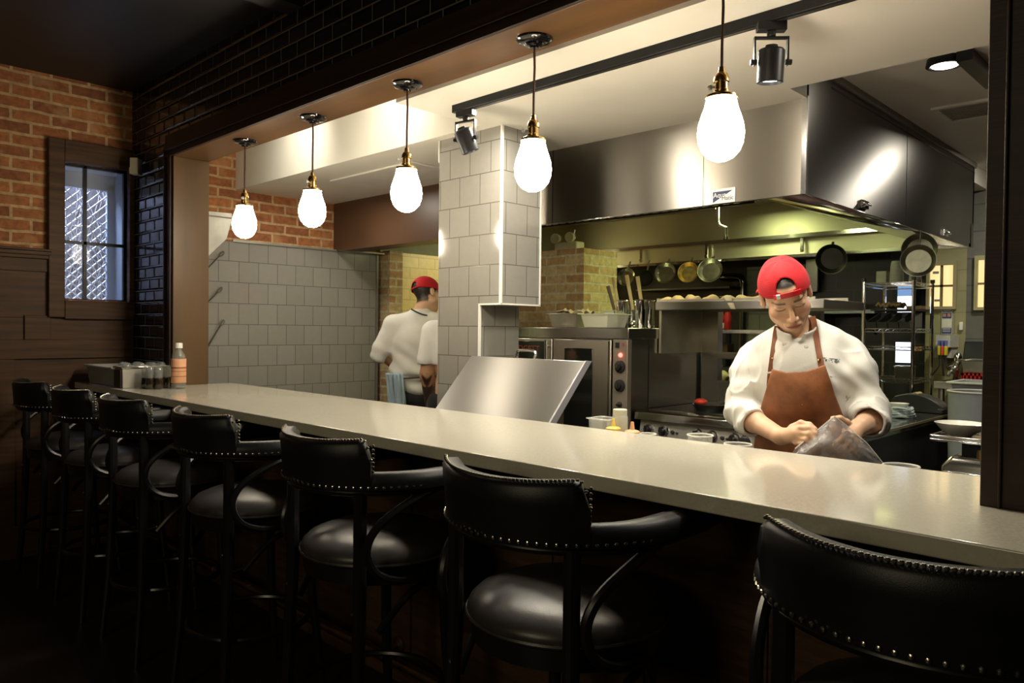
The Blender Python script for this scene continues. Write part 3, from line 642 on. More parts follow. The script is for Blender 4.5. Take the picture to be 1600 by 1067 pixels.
P = [[(-3.22+.19*i/9, 3.71+.17*k/7, OZ+.085+rnd.uniform(0,.028)+.02*math.sin(i*.7)*math.sin(k*.9)) for i in range(10)] for k in range(8)]
solo('food_wrap', MB().grid(P), mat('tan_paper',(.55,.45,.28),.7), 'crumpled tan paper filling the metal pan on the oven top', 'paper', solid=.004)
pan_box('plastic_box', 'clear plastic box on the oven top, lower one of the pair', (-2.83,3.72), .105,.11, OZ,.085, m_frost,'food box','clear boxes on the oven')
pan_box('plastic_box', 'clear plastic box stacked behind on a larger clear box on the oven', (-2.93,4.09), .11,.11, OZ,.115, m_frost2,'food box','clear boxes on the oven', taper=.9)
ML = ['steel ladle pot at the left of the row of pots on the oven', 'steel ladle pot second from the left in the row on the oven', 'steel ladle pot third from the left in the row on the oven', 'rightmost steel ladle pot on the oven, under the bread tray end']
m_wdh = mat('pale_wooden_handle',(.55,.42,.18),.5)
for k, px in enumerate((973,988,1001,1014)):
    y = (3.84,3.92,3.84,3.92)[k]
    c = at(px,500,1,y)
    t = thing('ladle_pot', ML[k], 'pot', (c.x,y,OZ), 0, 'steel ladle pots on the oven')
    q = MB().lathe([(0,0),(.032,0),(.034,.005),(.034,.165),(.038,.170),(.036,.173),(.032,.168),(.031,.01),(0,.008)], (0,0,0), 20)
    obj('body', q, m_chrome, t, local=True)
    obj('hook', MB().tube([(0,-.035,.165),(0,-.052,.16),(0,-.055,.135)], .004, 6), m_chrome, t, local=True)
for k, (px,py,px2,tl,mtl) in enumerate(((958,433,967,.0,m_wdh),(979,430,989,.0,m_wdh),(996,432,1004,.0,m_wdh),(950,447,960,.0,mat('brown_handle',(.10,.06,.035),.5)))):
    a = at(px,py,1,3.87); b2 = at(px2,484,1,3.885)
    t = thing('ladle', ('pale-handled ladle in the leftmost ladle pot','pale-handled ladle standing in the second ladle pot','pale-handled ladle standing in the third ladle pot','dark brown spatula leaning at the left of the ladle pots')[k], 'ladle', tuple(b2), 0, 'ladles in the pots')
    obj('handle', MB().tube([a, a*.5+b2*.5, b2], [.0125,.011,.010], 8), mtl, t)
    dn = Vector((0,0,-.085)); obj('bowl', MB().ell(b2+dn, (.024,.024,.02), 12, 8).tube([b2, b2+dn*.8], .005, 6), m_chrome, t)
# ================================================================ range with overshelf
t = thing('range', 'stainless gas range with black tops and knobs, behind the cook', 'range', (-2.0,4.0,0))
RX0, RX1, RY, RB = -2.545, -1.78, 3.64, 4.44
m_iron = mat('black_cast_iron',(.012,.011,.010),.45,.3,.3,bump=.2,bs=80)
obj('body', MB().box((RX0,RY+.06,.12),(RX1,RB,.925)), m_osd, t)
obj('front_edge', MB().prism([(RY,.930),(RY+.008,.966),(RY+.03,.972),(RY+.16,.972),(RY+.16,.922),(RY,.922)], 0, RX0-.004, RX1), m_steelp, t, bevel=.003)
obj('hot_top', MB().box((RX0,RY+.16,.90),(RX1,RB,.972)), m_iron, t, bevel=.003)
pn = obj('control_panel', MB().prism([(RY+.035,.918),(RY+.005,.74),(RY+.07,.74),(RY+.07,.918)], 0, RX0+.02, RX1-.01), mat('satin_panel_steel',(.55,.53,.48),.38,.8,.06), t)
for k, x in enumerate([at(px,668,1,RY+.02).x for px in (1013,1036,1089,1112)]+[-1.93,-1.86]):
    nd = Vector((0,-1,.16)).normalized(); c = Vector((x,RY+.0265,.868))
    kb = obj('knob', MB().lathe([(0,0),(.027,0),(.026,.006),(.017,.010),(.015,.036),(0,.04)], c, 18, nd).obox(c+nd*.030,(.006,.014,.021)), m_blkp, pn)
    obj('bezel', MB().lathe([(.027,0),(.036,0),(.035,.005),(.028,.006)], c, 20, nd), m_chrome, kb)
for px in (1054,1132): x = at(px,670,1,RY+.02).x; obj('igniter', MB().lathe([(0,0),(.012,0),(.010,.012),(0,.014)], (x-.014,RY+.0265,.868), 12, (0,-1,.16)).lathe([(0,0),(.008,0),(.006,.012),(0,.014)], (x+.014,RY+.0265,.866), 12, (0,-1,.16)), m_blkp, pn)
# overshelf: end panel, posts, two shelves
obj('end_panel', MB().box((RX0-.012,3.90,1.30),(RX0+.004,4.40,1.565)), mat('end_panel_steel',(.40,.36,.26),.4,.8), t)
obj('post', MB().box((RX0,4.38,.97),(-2.43,4.44,1.56)), m_osd, t)
obj('post', MB().box((-1.84,4.38,.97),(RX1,4.44,1.56)), m_osd, t)
obj('overshelf', MB().box((RX0-.015,3.86,1.56),(-1.55,4.42,1.607)), m_steelh, t, bevel=.003)
obj('middle_shelf', MB().box((RX0+.09,4.36,1.265),(RX1,4.56,1.30)), m_osd, t)
obj('backsplash', MB().box((-2.43,4.40,.97),(RX1,4.44,1.12)), m_osd, t)
t = thing('baking_tray', 'aluminium tray of round breads on the shelf above the range', 'tray', (-2.05,4.05,1.607))
obj('tray', MB().box((-2.555,3.875,1.607),(-1.6,4.32,1.612)).box((-2.555,3.872,1.607),(-1.6,3.88,1.621)).box((-2.555,4.315,1.607),(-1.6,4.32,1.63)).box((-2.56,3.875,1.607),(-2.552,4.32,1.63)), m_foil, t)
m_bread = mat('baked_bread',(.60,.42,.20),.75,0,.3,14,bump=.3,bs=50)
for k, px in enumerate((1041,1060,1083,1110,1138,1163,1185)):
    c = at(px,470,1,3.945+.012*(k%2)); h = (.026,.032,.040,.034,.026,.030,.026)[k]
    q = MB().ell((0,0,0),(.050,.055,h),18,10)
    q.v = [(x*(1+.1*math.sin(5*y*30+k)), y, max(z,0)*(1+.25*math.sin(x*70+k*2))) for x,y,z in q.v]
    o = solo('bread_roll', q, m_bread, 'round flat bread number %s from the left end of the tray above the range' % ('one','two','three','four','five','six','seven')[k], 'bread', 'breads on the tray')
    o.location = (c.x,c.y,1.612)
t = thing('paper_strip', 'strip of paper hanging over the bread tray front', 'paper', (-2.29,3.87,1.62))
a = at(1117,472,1,3.855); obj('sheet', MB().add([(a.x,3.90,1.634),(a.x+.07,3.90,1.634),(a.x+.09,3.868,1.632),(a.x+.045,3.868,1.632),(a.x+.13,3.853,1.56),(a.x+.10,3.853,1.56)],[(0,1,2,3),(3,2,4,5)]), mat('parchment',(.62,.55,.36),.7), t, fix=False, solid=.001)
c = at(1113,638,2,.99); c = Vector((-2.24,3.98,.972))
t = thing('frying_pan', 'steel frying pan with a red tomato on the range top', 'frying pan', tuple(c))
obj('pan', MB().lathe([(0,0),(.085,0),(.115,.038),(.118,.040),(.110,.038),(.083,.005),(0,.004)], c, 32), m_chrome, t)
obj('handle', MB().tube([c+Vector((.10,.05,.035)),c+Vector((.2,.11,.06)),c+Vector((.30,.17,.065))],.010,8,flat=.6), m_chrome, t)
q = MB().ell(c+Vector((-.06,-.02,.05)),(.040,.030,.02),16,10); solo('tomato', q, mat('red_tomato',(.62,.05,.025),.3), 'red tomato in the frying pan on the range', 'tomato')
# ================================================================ pans on hooks
def hung_pan(label, px, py, r, Y, mt, tilt=.25, rz=0., up=True):
    c = at(px,py,1,Y); t = thing('hanging_pan', label, 'pan', tuple(c), rz, 'pans hanging under the hood'); L = dict(local=True)
    ax = Vector((.25,-1,tilt)).normalized()
    obj('bowl', MB().lathe([(0,0),(r*.72,0),(r*.98,r*.36),(r*1.02,r*.37),(r*1.0,r*.34),(r*.72,-r*.03),(0,-r*.03)], (0,0,0), 32, ax), mt, t, **L)
    if up:
        zt = 2.05-c.z; obj('handle', MB().tube([(0,.0,r*.95),(0,.015,r*1.15),(0,.03,zt*.9+.01),(0,.05,zt+.03)], .009, 8, flat=.5), m_chrome, t, **L)
        obj('hook', MB().tube([(0,5.932-Y,zt),(0,.05,zt-.004),(0,.035,zt+.012)], .004, 6), m_chrome, t, **L)
    else:
        obj('handle', MB().tube([(0,.02,r*.9),(.0,.05,r*.95),(0,.075,r*.98)], .009, 8, flat=.5), m_chrome, t, **L)
        obj('hook', MB().tube([(0,.02,r*.9),(0,.03,2.041-c.z)], .004, 6), m_chrome, t, **L)
m_pan = mat('worn_pan_steel',(.50,.50,.44),.22,1.,.2,20); m_pan2 = mat('browned_pan',(.55,.40,.16),.3,.9,.4,25); m_pan3 = mat('dull_pan_steel',(.20,.20,.15),.35,1.,.2,20); m_pand = mat('dark_pan',(.05,.05,.048),.35,.8,.2)
for k,(px,py,r,mt,lb) in enumerate(((947,434,.075,m_pan,'small pale pan at the left end of the row under the hood'),(980,434,.085,m_pan,'pan hanging second from the left, behind the ladle handles'),(1010,436,.075,m_pand,'dark pan hanging in the gap between the pale pans'),
      (1041,428,.095,m_pan,'pale pan hanging in the middle of the row under the hood'),(1077,427,.092,m_pan2,'brown-stained pan hanging second from the right end of the row'),(1111,424,.105,m_pan,'largest pale pan at the right end of the row, by the black pipe'))):
    hung_pan(lb, px, py, r, 5.80, mt)
hung_pan('dark pan hanging behind the cook, right of his red cap', 1300, 404, .11, 5.75, m_pand, tilt=-.2)
hung_pan('upper of two large steel pans hanging under the hood at the right', 1437, 391, .098, 5.05, m_pan3, tilt=.1, up=False)
hung_pan('lower of two large steel pans hanging under the hood at the right', 1435, 408, .093, 4.80, m_pan3, tilt=.05, up=False)
# ================================================================ things on the bar end
m_tub = mat('grey_tub_plastic',(.30,.29,.26),.55,0,.08); m_tubr = mat('pale_tub_rim',(.52,.51,.46),.5,0,.05)
def tub(name, label, x0,x1,y0,y1,z0,h, mt, cat, rim_m, rim=.012, taper=.015):
    t = thing(name, label, cat, ((x0+x1)/2,(y0+y1)/2,z0))
    def R(i,z): return [(x0+i,y0+i,z),(x1-i,y0+i,z),(x1-i,y1-i,z),(x0+i,y1-i,z)]
    obj('body', MB().rings([R(taper+.006,z0+.006),R(taper,z0),R(taper*.6,z0+h*.4),R(0,z0+h),R(.004,z0+h),R(taper+.004,z0+.008)]), mt, t, bevel=.004)
    obj('rim', MB().rings([R(.002,z0+h-.012),R(-rim,z0+h-.012),R(-rim,z0+h),R(.004,z0+h)], closed=True), rim_m, t, bevel=.003)
    return t
tub('bus_tub', 'long grey plastic tub at the wall end of the bar', -5.28,-4.80,1.555,1.845,1.07,.115, m_tub, 'tub', m_tubr)
t = tub('steel_pan', 'steel pan holding glasses on the bar, between the grey tub and the bottle', -4.765,-4.64,1.555,1.835,1.07,.125, mat('satin_pan_steel',(.50,.48,.43),.42,.75,.08), 'pan', m_steelp, .008, .004)
obj('end_grip', MB().box((-4.76,1.548,1.075),(-4.65,1.556,1.175)), m_blkp, t, bevel=.002)
m_dark = mat('dark_candle_wax',(.03,.018,.012),.2,0,.3,coat=.5)
m_darkg = N('dark_jar_glass'); m_darkg.set(Base_Color=(.035,.022,.014), Roughness=.08, Alpha=.8, Specular_IOR_Level=.9, Coat_Weight=.6); m_darkg = m_darkg.m
def make_jar(label, group, name='glass_jar', r=.024, h=.062, dark=True, flip=False):
    t = thing(name, label, 'glass', (0,0,0), 0, group); L = dict(local=True)
    pr = [(0,0),(r*.8,0),(r,.006),(r*1.02,h*.55),(r*.93,h*.85),(r*.95,h),(r*.87,h),(r*.86,h*.85),(r*.93,h*.5),(r*.9,.008),(0,.007)]
    if flip: pr = [(0,h),(r*.55,h-.001),(r*.85,h*.88),(r,h*.55),(r*.92,0),(r*.86,0),(r*.93,h*.55),(r*.78,h*.86),(r*.5,h-.006),(0,h-.005)]
    obj('glass', MB().lathe(pr, n=16), m_darkg if dark else m_clear, t, smooth=60, **L)
    if dark: obj('dark_filling', MB().lathe([(0,.0075),(r*.86,.0075),(r*.9,h*.55),(0,h*.55)], n=16), m_dark, t, **L)
    return t
j0 = make_jar('glass jar with dark filling in the bottom row of jars on the bar', 'dark filled jars on the bar')
sp = [(-4.560,1.655),(-4.512,1.662),(-4.585,1.702),(-4.535,1.708),(-4.485,1.700),(-4.592,1.755),(-4.542,1.760),(-4.570,1.808)]
for i,(x,y) in enumerate(sp):
    if i == 0: j0.location = (x,y,1.07)
    else: dup(j0,(x,y,1.07),i*.7)
k0 = make_jar('clear glass standing on top of the dark-filled jars on the bar', 'clear glasses stacked on the jars', 'drinking_glass', .0235,.068,False,True)
for i,(x,y) in enumerate(sp):
    if i == 0: k0.location = (x,y,1.133)
    else: dup(k0,(x,y,1.133),i*.5)
g0 = make_jar('upturned clear glass in the tub and steel pan at the bar end', 'upturned glasses in the tub and pan', 'tumbler', .031,.105,False,True)
gp = [(-4.705,1.60,1.112),(-4.70,1.672,1.112),(-4.70,1.745,1.112),(-4.70,1.793,1.112),(-4.87,1.64,1.105),(-4.875,1.715,1.105),(-4.87,1.79,1.105),(-4.95,1.67,1.105),(-4.955,1.75,1.105),(-5.03,1.69,1.10),(-5.03,1.77,1.10)]
for i,p in enumerate(gp):
    if i == 0: g0.location = p
    else: dup(g0,p,i*.4)
bx = at(279,603,2,1.07); bx.y = 1.80; bx.x = at(279,603,1,1.80).x
t = thing('bottle', 'clear bottle with orange label and white cap beside the glasses', 'bottle', (bx.x,bx.y,1.07))
obj('body', MB().lathe([(0,0),(.036,0),(.040,.006),(.040,.17),(.036,.195),(.022,.218),(.017,.224),(.017,.24),(.012,.24),(.015,.22),(.033,.19),(.037,.01),(0,.009)],(bx.x,bx.y,1.07),24), m_clear, t, smooth=60)
obj('label', MB().lathe([(.0405,.035),(.0412,.036),(.0412,.172),(.0405,.173)],(bx.x,bx.y,1.07),24,caps=False), mat('orange_label',(.72,.36,.20),.5,0,.08), t, solid=.001)
obj('label_print', MB().lathe([(.0418,.118),(.0418,.126)],(bx.x,bx.y,1.07),24,caps=False).lathe([(.0418,.100),(.0418,.103)],(bx.x,bx.y,1.07),24,caps=False).lathe([(.0418,.07),(.0418,.074)],(bx.x,bx.y,1.07),24,caps=False), mat('dark_print',(.25,.10,.06),.6), t)
obj('cap', MB().lathe([(0,.235),(.021,.235),(.021,.262),(.019,.265),(0,.265)],(bx.x,bx.y,1.07),20), m_white, t)
# ================================================================ prep table behind the bar and what stands on it
ZT = .90
t = thing('prep_table', 'steel prep table along the kitchen side of the bar', 'table', (-2.2,2.24,0))
obj('table_top', MB().box((-4.2,2.085,ZT-.04),(-.42,2.40,ZT)), m_steel, t, bevel=.003)
for x in (-4.15,-2.9,-1.7,-.47): obj('leg', MB().cyl((x,2.36,0),(x,2.36,ZT-.04),.02,n=12), m_steel, t)
# angled steel lid
t = thing('sloping_cover', 'big sloping stainless steel lid standing up behind the bar counter', 'lid', (-2.35,2.11,ZT))
y0, z0, y1, z1 = 2.126, ZT+.012, 2.490, 1.305
dy, dz = y1-y0, z1-z0; L = math.hypot(dy,dz); ny, nz = dz/L*.0, 0
n = (dz/L*-1, dy/L)     # towards the dining side (−y, +z)
th = .012; w = .045
poly = [(y0,z0),(y1,z1),(y1+.042,z1-.004),(y0+.042,z0-.004)]
obj('panel', MB().prism(poly, 0, -2.70,-1.995), steel('lid_stainless',(.35,.345,.335),.40,.93,.04), t, bevel=.004)
obj('edge_strip', MB().prism([(y0+.006,z0+.006),(y1,z1+.0015),(y1+.040,z1-.002),(y0+.046,z0)], 0, -1.996,-1.990), mat('satin_blue_steel',(.34,.34,.38),.5,.4,.05), t, bevel=.001)
a = at(806,556,1,2.52); b2 = at(836,556,1,2.52)
obj('handle', MB().tube(smooth_path([(a.x,2.50,1.29),(a.x,2.525,1.325),(a.x+.015,2.53,1.338),(b2.x-.02,2.53,1.338),(b2.x,2.525,1.322),(b2.x+.004,2.50,1.29)],3), .007, 8), m_chrome, t)
# squeeze bottles, jar, clear tray, deli cups
def squeeze(label, px, py, Y, capm, liq):
    tip = at(px,py,1,Y); t = thing('squeeze_bottle', label, 'squeeze bottle', (tip.x,Y,ZT), 0, 'squeeze bottles behind the bar'); h = tip.z-ZT
    b_ = obj('body', MB().lathe([(0,0),(.027,0),(.029,.004),(.029,h-.075),(.025,h-.058),(.025,h-.05),(0,h-.05)], n=20), liq, t, local=True)
    obj('nozzle_cap', MB().lathe([(0,h-.052),(.028,h-.052),(.028,h-.036),(.024,h-.032),(.009,h-.028),(.0055,h),(0,h)], n=20), capm, t, local=True)
m_pink = mat('pale_pink_sauce',(.72,.56,.42),.35); 
squeeze('squeeze bottle with a yellow cap in front of the amber jar', 958.5, 654, 2.285, mat('yellow_cap',(.80,.55,.12),.4), mat('pale_cream_sauce',(.72,.64,.42),.4))
squeeze('squeeze bottle with an orange-pink cap nearest the range knobs', 988, 659, 2.285, mat('orange_pink_cap',(.78,.42,.22),.4), m_pink)
c = at(969,639,1,2.36); t = thing('jar', 'clear jar of amber liquid with a frosted cap behind the squeeze bottles', 'jar', (c.x,2.36,ZT)); h = c.z-ZT
obj('body', MB().lathe([(0,0),(.028,0),(.030,.004),(.030,h-.03),(.026,h-.022),(0,h-.022)], n=24), m_frost, t, local=True)
obj('liquid', MB().lathe([(0,.004),(.0285,.004),(.0285,h-.062),(0,h-.062)], n=24), mat('amber_liquid',(.42,.26,.06),.2), t, local=True)
obj('cap', MB().lathe([(0,h-.024),(.027,h-.024),(.027,h-.002),(.024,h),(0,h)], n=24), mat('frosted_cap',(.62,.60,.46),.45), t, local=True)
c = at(942,660,1,2.33); m_cl2 = N('thin_clear_plastic'); m_cl2.set(Base_Color=(.9,.9,.86), Roughness=.12, Alpha=.28, Specular_IOR_Level=.8); m_cl2 = m_cl2.m
pan_box('clear_tub', 'clear square plastic tub behind the bar beside the amber jar', (c.x-.005,2.345), .045,.042, ZT, at(942,653,1,2.33).z-ZT, m_cl2, 'plastic tub', taper=.85, rim=.008)
def deli(label, px, py, Y, r):
    c = at(px,py,1,Y); h = c.z-ZT; t = thing('deli_cup', label, 'plastic cup', (c.x,Y,ZT), 0, 'clear plastic cups behind the bar')
    obj('cup', MB().lathe([(0,0),(r*.8,0),(r*.98,h-.006),(r*.98,h),(r*.95,h),(r*.95,h-.006),(r*.77,.003),(0,.003)], n=28), m_cl2, t, local=True)
    obj('rim', MB().tube(arc((0,0,h),r,0,360,36)[:-1],.003,6,closed=True), m_frost2, t, local=True)
deli('clear plastic cup in front of the range knobs', 1094, 680, 2.30, .043)
deli('clear plastic cup beside the cook\'s leather apron', 1153, 694, 2.30, .043)
deli('wide clear plastic cup under the edge of the plastic bag', 1408, 728, 2.31, .047)
deli('small clear cup beside the orange-capped squeeze bottle', 1012, 678, 2.33, .03)
# ================================================================ scale with bowl by the right post
YS = 2.72; a = at(1452,684,1,YS)
t = thing('scale_bench', 'low dark bench under the scale by the right post', 'bench', (a.x+.2,2.8,0))
obj('bench_top', MB().box((a.x-.12,2.45,.78),(a.x+.62,3.1,.82)), m_steel, t)
for x in (a.x-.1,a.x+.6):
    for y in (2.48,3.07): obj('leg', MB().cyl((x,y,0),(x,y,.78),.018,n=10), m_steel, t)
t = thing('kitchen_scale', 'steel portion scale with a square tray beside the right post', 'scale', (a.x+.16,2.82,.82)); x0 = a.x; zt = a.z
obj('tray', MB().box((x0,YS,zt-.008),(x0+.32,YS+.26,zt)).box((x0,YS,zt),(x0+.32,YS+.008,zt+.012)).box((x0,YS+.252,zt),(x0+.32,YS+.26,zt+.012)).box((x0,YS,zt),(x0+.008,YS+.26,zt+.012)), m_steelp, t, bevel=.003)
obj('stem', MB().box((x0+.08,YS+.06,zt-.055),(x0+.22,YS+.18,zt-.008)), m_blk, t)
obj('knob', MB().cyl((x0+.135,YS+.055,zt-.06),(x0+.135,YS+.055,zt-.03),.012,n=12), m_brassd, t)
obj('housing', MB().rings([[(x0+.025,YS+.03,z),(x0+.285,YS+.03,z),(x0+.285,YS+.22,z),(x0+.025,YS+.22,z)] for z in (.82,zt-.09)] + [[(x0+.055,YS+.05,zt-.055),(x0+.255,YS+.05,zt-.055),(x0+.255,YS+.20,zt-.055),(x0+.055,YS+.20,zt-.055)]]), m_steelp, t, bevel=.012, seg=3)
obj('front_ridge', MB().box((x0+.035,YS+.022,zt-.125),(x0+.275,YS+.032,zt-.105)).box((x0+.035,YS+.022,zt-.165),(x0+.275,YS+.032,zt-.16)), m_chrome, t, bevel=.002)
c = at(1501,676,1,YS+.12); t = thing('bowl', 'shallow white bowl standing on the scale tray', 'bowl', (c.x,YS+.12,zt)); r = .078
obj('bowl', MB().lathe([(0,0),(.030,0),(.034,.004),(.060,.022),(r,.045),(r-.004,.046),(.056,.024),(.03,.008),(0,.007)], n=36), mat('white_porcelain',(.78,.76,.68),.2,0,.03,coat=.4), t, local=True, smooth=60)
# ================================================================ dark counter right of the cook and its things
t = thing('side_counter', 'long dark counter running back into the kitchen right of the cook', 'counter', (-1.58,4.6,0))
obj('cabinet', MB().box((-1.76,3.45,.05),(-1.39,5.62,.885)), mat('near_black_laminate',(.012,.012,.014),.4,0,.2), t)
obj('worktop', MB().box((-1.775,3.42,.885),(-1.369,5.685,.92)), mat('black_polished_top',(.03,.03,.028),.12,0,.2,coat=.4), t, bevel=.003)
obj('metal_edge', MB().box((-1.372,3.42,.908),(-1.366,5.685,.922)), mat('brown_edge',(.35,.28,.16),.35,.6), t)
c = at(1362,672,2,.93); solo('cutting_board', MB().box((-1.70,3.70,.92),(-1.41,4.12,.936)), mat('white_board',(.72,.70,.60),.5,0,.04), 'white cutting board on the near end of the dark side counter', 'cutting board', bevel=.004)
c = at(1377,646,1,4.35); solo('food_box', MB().lathe([(0,0),(.045,0),(.05,.09),(.047,.09),(.043,.005),(0,.005)],(c.x-.02,4.35,.92),24), mat('pale_yellow_plastic',(.62,.56,.28),.4), 'pale yellow plastic cup behind the cook\'s sleeve on the dark counter', 'cup')
c = at(1403,652,2,.925)
q = MB(); rnd = random.Random(2)
for k in range(5):
    P = []
    for i in range(40):
        a_ = i/39*2*math.pi; rr = 1+.10*math.sin(3*a_+k)+.06*math.sin(5*a_+2*k)
        P.append((c.x-.01+.075*rr*math.cos(a_), c.y+.05+.06*rr*math.sin(a_), .929+.0125*k+.004*math.sin(4*a_+k*1.7)))
    q.tube(P, .011, 6, closed=True, flat=.8)
q.ell((c.x-.01,c.y+.05,.952),(.07,.055,.028),16,8)
solo('towel', q, mat('blue_white_towel',(.42,.50,.50),.9,0,.5,40,bump=.4,bs=120), 'folded blue and white towel on the dark counter under a small bowl', 'towel')
t = thing('bowl', 'small white dish on top of the folded blue towel', 'bowl', (c.x-.01,c.y+.05,.986)); obj('dish', MB().lathe([(0,0),(.045,0),(.056,.022),(.053,.022),(.043,.004),(0,.004)], n=24), mat('white_dish',(.75,.73,.68),.3), t, local=True)
a = at(1478,645,2,.925); b2 = at(1394,645,1,a.y-.02)
t = thing('film_dispenser', 'black rounded film dispenser on the dark counter', 'dispenser', ((a.x+b2.x)/2,a.y,.92))
y0 = a.y-.07; L = a.x-b2.x
prof = [(b2.x,.92),(b2.x,.955)] + [(b2.x+L*u, .955+.085*math.sin(math.pi*min(1,(.15+u*.85)))**.7) for u in (.08,.2,.35,.5,.65,.8,.9)] + [(a.x,.958),(a.x,.92)]
obj('case', MB().prism(prof, 1, y0, y0+.16), mat('charcoal_plastic',(.022,.022,.022),.4,0,.15), t, bevel=.006)
obj('cutter', MB().box((a.x-.03,y0-.002,.945),(a.x+.004,y0+.16,.955)), m_steelp, t)
obj('roll', MB().cyl((b2.x+.45*L,y0+.02,1.03),(b2.x+.45*L,y0+.14,1.03),.018,n=14), mat('film_roll',(.5,.4,.2),.4), t)
c = at(1372,622,1,5.3)
q = MB(); rnd = random.Random(9)
for k in range(7): q.ell((c.x+rnd.uniform(-.05,.05),5.28+rnd.uniform(-.04,.04),.93+.02*k),(.03,.03,.02),10,6,(rnd.random(),rnd.random(),0))
solo('phone_handset', q, m_gloss, 'heap of black cable and handset beside the film dispenser', 'cable')
# ================================================================ back of the kitchen: walls, windows
m_oliv = brick('olive_painted_block', .40,.16,.003,(.33,.31,.17),(.31,.29,.155),(.22,.21,.12),.45,bump=.15,var=.06)
def sect(name, px0, px1, Y, mt, z0=0., z1=2.65, th=.12):
    x0, x1 = at(px0,500,1,Y).x, at(px1,500,1,Y).x; return struct(name, MB().box((x0,Y,z0),(x1,Y+th,z1)), mt)
sect('wall_back_olive', 1446, 1509, 6.45, m_oliv); sect('wall_back_grey', 1509, 1640, 6.45, m_block); sect('wall_back_block', 1166, 1262, 6.52, m_block, 0, 2.03)
m_amb = N('lit_amber_pane'); _n = m_amb.noise(3., stretch=(9,1,.6)); m_amb.set(Base_Color=(.1,.08,.04), Emission_Color=m_amb.ramp(_n,[(.3,(1,.62,.24)),(.7,(1,.74,.36))]), Emission_Strength=.95); m_amb = m_amb.m
def window(nm, px0,py0,px1,py1,Y, nx, nz, papers=()):
    a, b_ = at(px0,py1,1,Y), at(px1,py0,1,Y); w = tag(empty(nm,(a.x,Y,a.z)), kind='structure'); f = .022
    obj('pane', MB().box((a.x,Y-.006,a.z),(b_.x,Y,b_.z)), m_amb, w)
    q = MB().box((a.x-f,Y-.03,a.z-f),(b_.x+f,Y,a.z)).box((a.x-f,Y-.03,b_.z),(b_.x+f,Y,b_.z+f*1.5)).box((a.x-f,Y-.03,a.z),(a.x,Y,b_.z)).box((b_.x,Y-.03,a.z),(b_.x+f,Y,b_.z))
    obj('window_frame', q, mat('olive_frame',(.34,.31,.16),.5), w)
    q = MB()
    for i in range(1,nx): x = a.x+(b_.x-a.x)*i/nx; q.box((x-.010,Y-.014,a.z),(x+.010,Y-.006,b_.z))
    for i in range(1,nz): z = a.z+(b_.z-a.z)*i/nz; q.box((a.x,Y-.014,z-.008),(b_.x,Y-.006,z+.008))
    obj('muntin', q, mat('brown_muntin',(.22,.16,.06),.5), w)
    for (u,v,du,dv) in papers: obj('paper_note', MB().box((a.x+(b_.x-a.x)*u,Y-.017,a.z+(b_.z-a.z)*v),(a.x+(b_.x-a.x)*(u+du),Y-.014,a.z+(b_.z-a.z)*(v+dv))), mat('grey_note',(.30,.27,.24),.7), w)
window('window_2', 1453,414,1491,479,6.445,2,2,((.12,.80,.26,.06),(.2,.12,.3,.055)))
window('window_3', 1528,405,1566,480,6.445,3,2)
# thermostat and poster
a = at(1499,516,1,6.44); b_ = at(1505,503,1,6.44); solo('thermostat', MB().box((a.x,6.425,a.z),(b_.x,6.45,b_.z)), m_white, 'small white thermostat on the wall right of the blue poster', 'thermostat', bevel=.004)
a, b_ = at(1471,522,1,6.44), at(1488,481,1,6.44); t = thing('poster', 'blue and white safety poster on the wall under the amber window', 'poster', (a.x,6.44,a.z)); W_, H_ = b_.x-a.x, b_.z-a.z
obj('sheet', MB().box((a.x,6.437,a.z),(b_.x,6.445,b_.z)), mat('poster_white',(.62,.62,.58),.5), t)
def pr(name,u0,v0,u1,v1,mt,d): obj(name, MB().box((a.x+W_*u0,6.437-d,a.z+H_*v0),(a.x+W_*u1,6.437,a.z+H_*v1)), mt, t)
m_pb = mat('poster_blue',(.02,.035,.16),.5); m_pt = mat('poster_tan',(.45,.22,.15),.5)
pr('band',.05,.86,.95,.97,m_pb,.001); pr('band',.05,.60,.95,.82,m_pb,.001); pr('band',.03,.02,.97,.24,m_pb,.001); pr('picture',.12,.66,.42,.79,m_pt,.002); pr('picture',.56,.66,.86,.79,m_pt,.002)
for v in (.20,.15,.09): pr('print_line',.12,v,.88,v+.022,mat('poster_white_print',(.6,.6,.6),.5),.002)
pr('print_line',.1,.90,.9,.93,m_white,.002); pr('drawing',.10,.28,.44,.55,mat('poster_cream',(.70,.69,.58),.5),.002); pr('drawing',.56,.28,.9,.55,mat('poster_cream2',(.70,.69,.58),.5),.002)
# chemical dispenser
a = at(1465,555,1,6.2); b_ = at(1481,530,1,6.2); t = thing('soap_dispenser', 'wall dispenser with yellow and red cleaner bottles at the sink', 'dispenser', ((a.x+b_.x)/2,6.3,a.z)); w_ = (b_.x-a.x)/3
obj('back_box', MB().box((a.x-.02,6.22,b_.z-.06),(b_.x+.01,6.45,b_.z+.03)).box((a.x-.05,6.3,a.z-.02),(b_.x,6.45,b_.z-.05)), mat('dispenser_white',(.55,.55,.48),.5), t)
for k,cm in enumerate(((.75,.65,.05),(.75,.12,.04),(.75,.65,.05))):
    x = a.x+w_*(k+.5); bt = obj('bottle', MB().box((x-w_*.42,6.18,a.z),(x+w_*.42,6.22,b_.z-.05)), mat('cleaner_%d'%k,cm,.4), t, bevel=.004)
    obj('blue_cap', MB().box((x-w_*.3,6.185,b_.z-.05),(x+w_*.3,6.22,b_.z-.01)), mat('cleaner_blue',(.12,.16,.45),.4), bt)
    obj('feed_tube', MB().tube(smooth_path([(x,6.2,a.z),(x+.005*k,6.19,a.z-.08),(x-.05+.06*k,6.2,a.z-.15)],3), .007, 6), m_blkp, t)
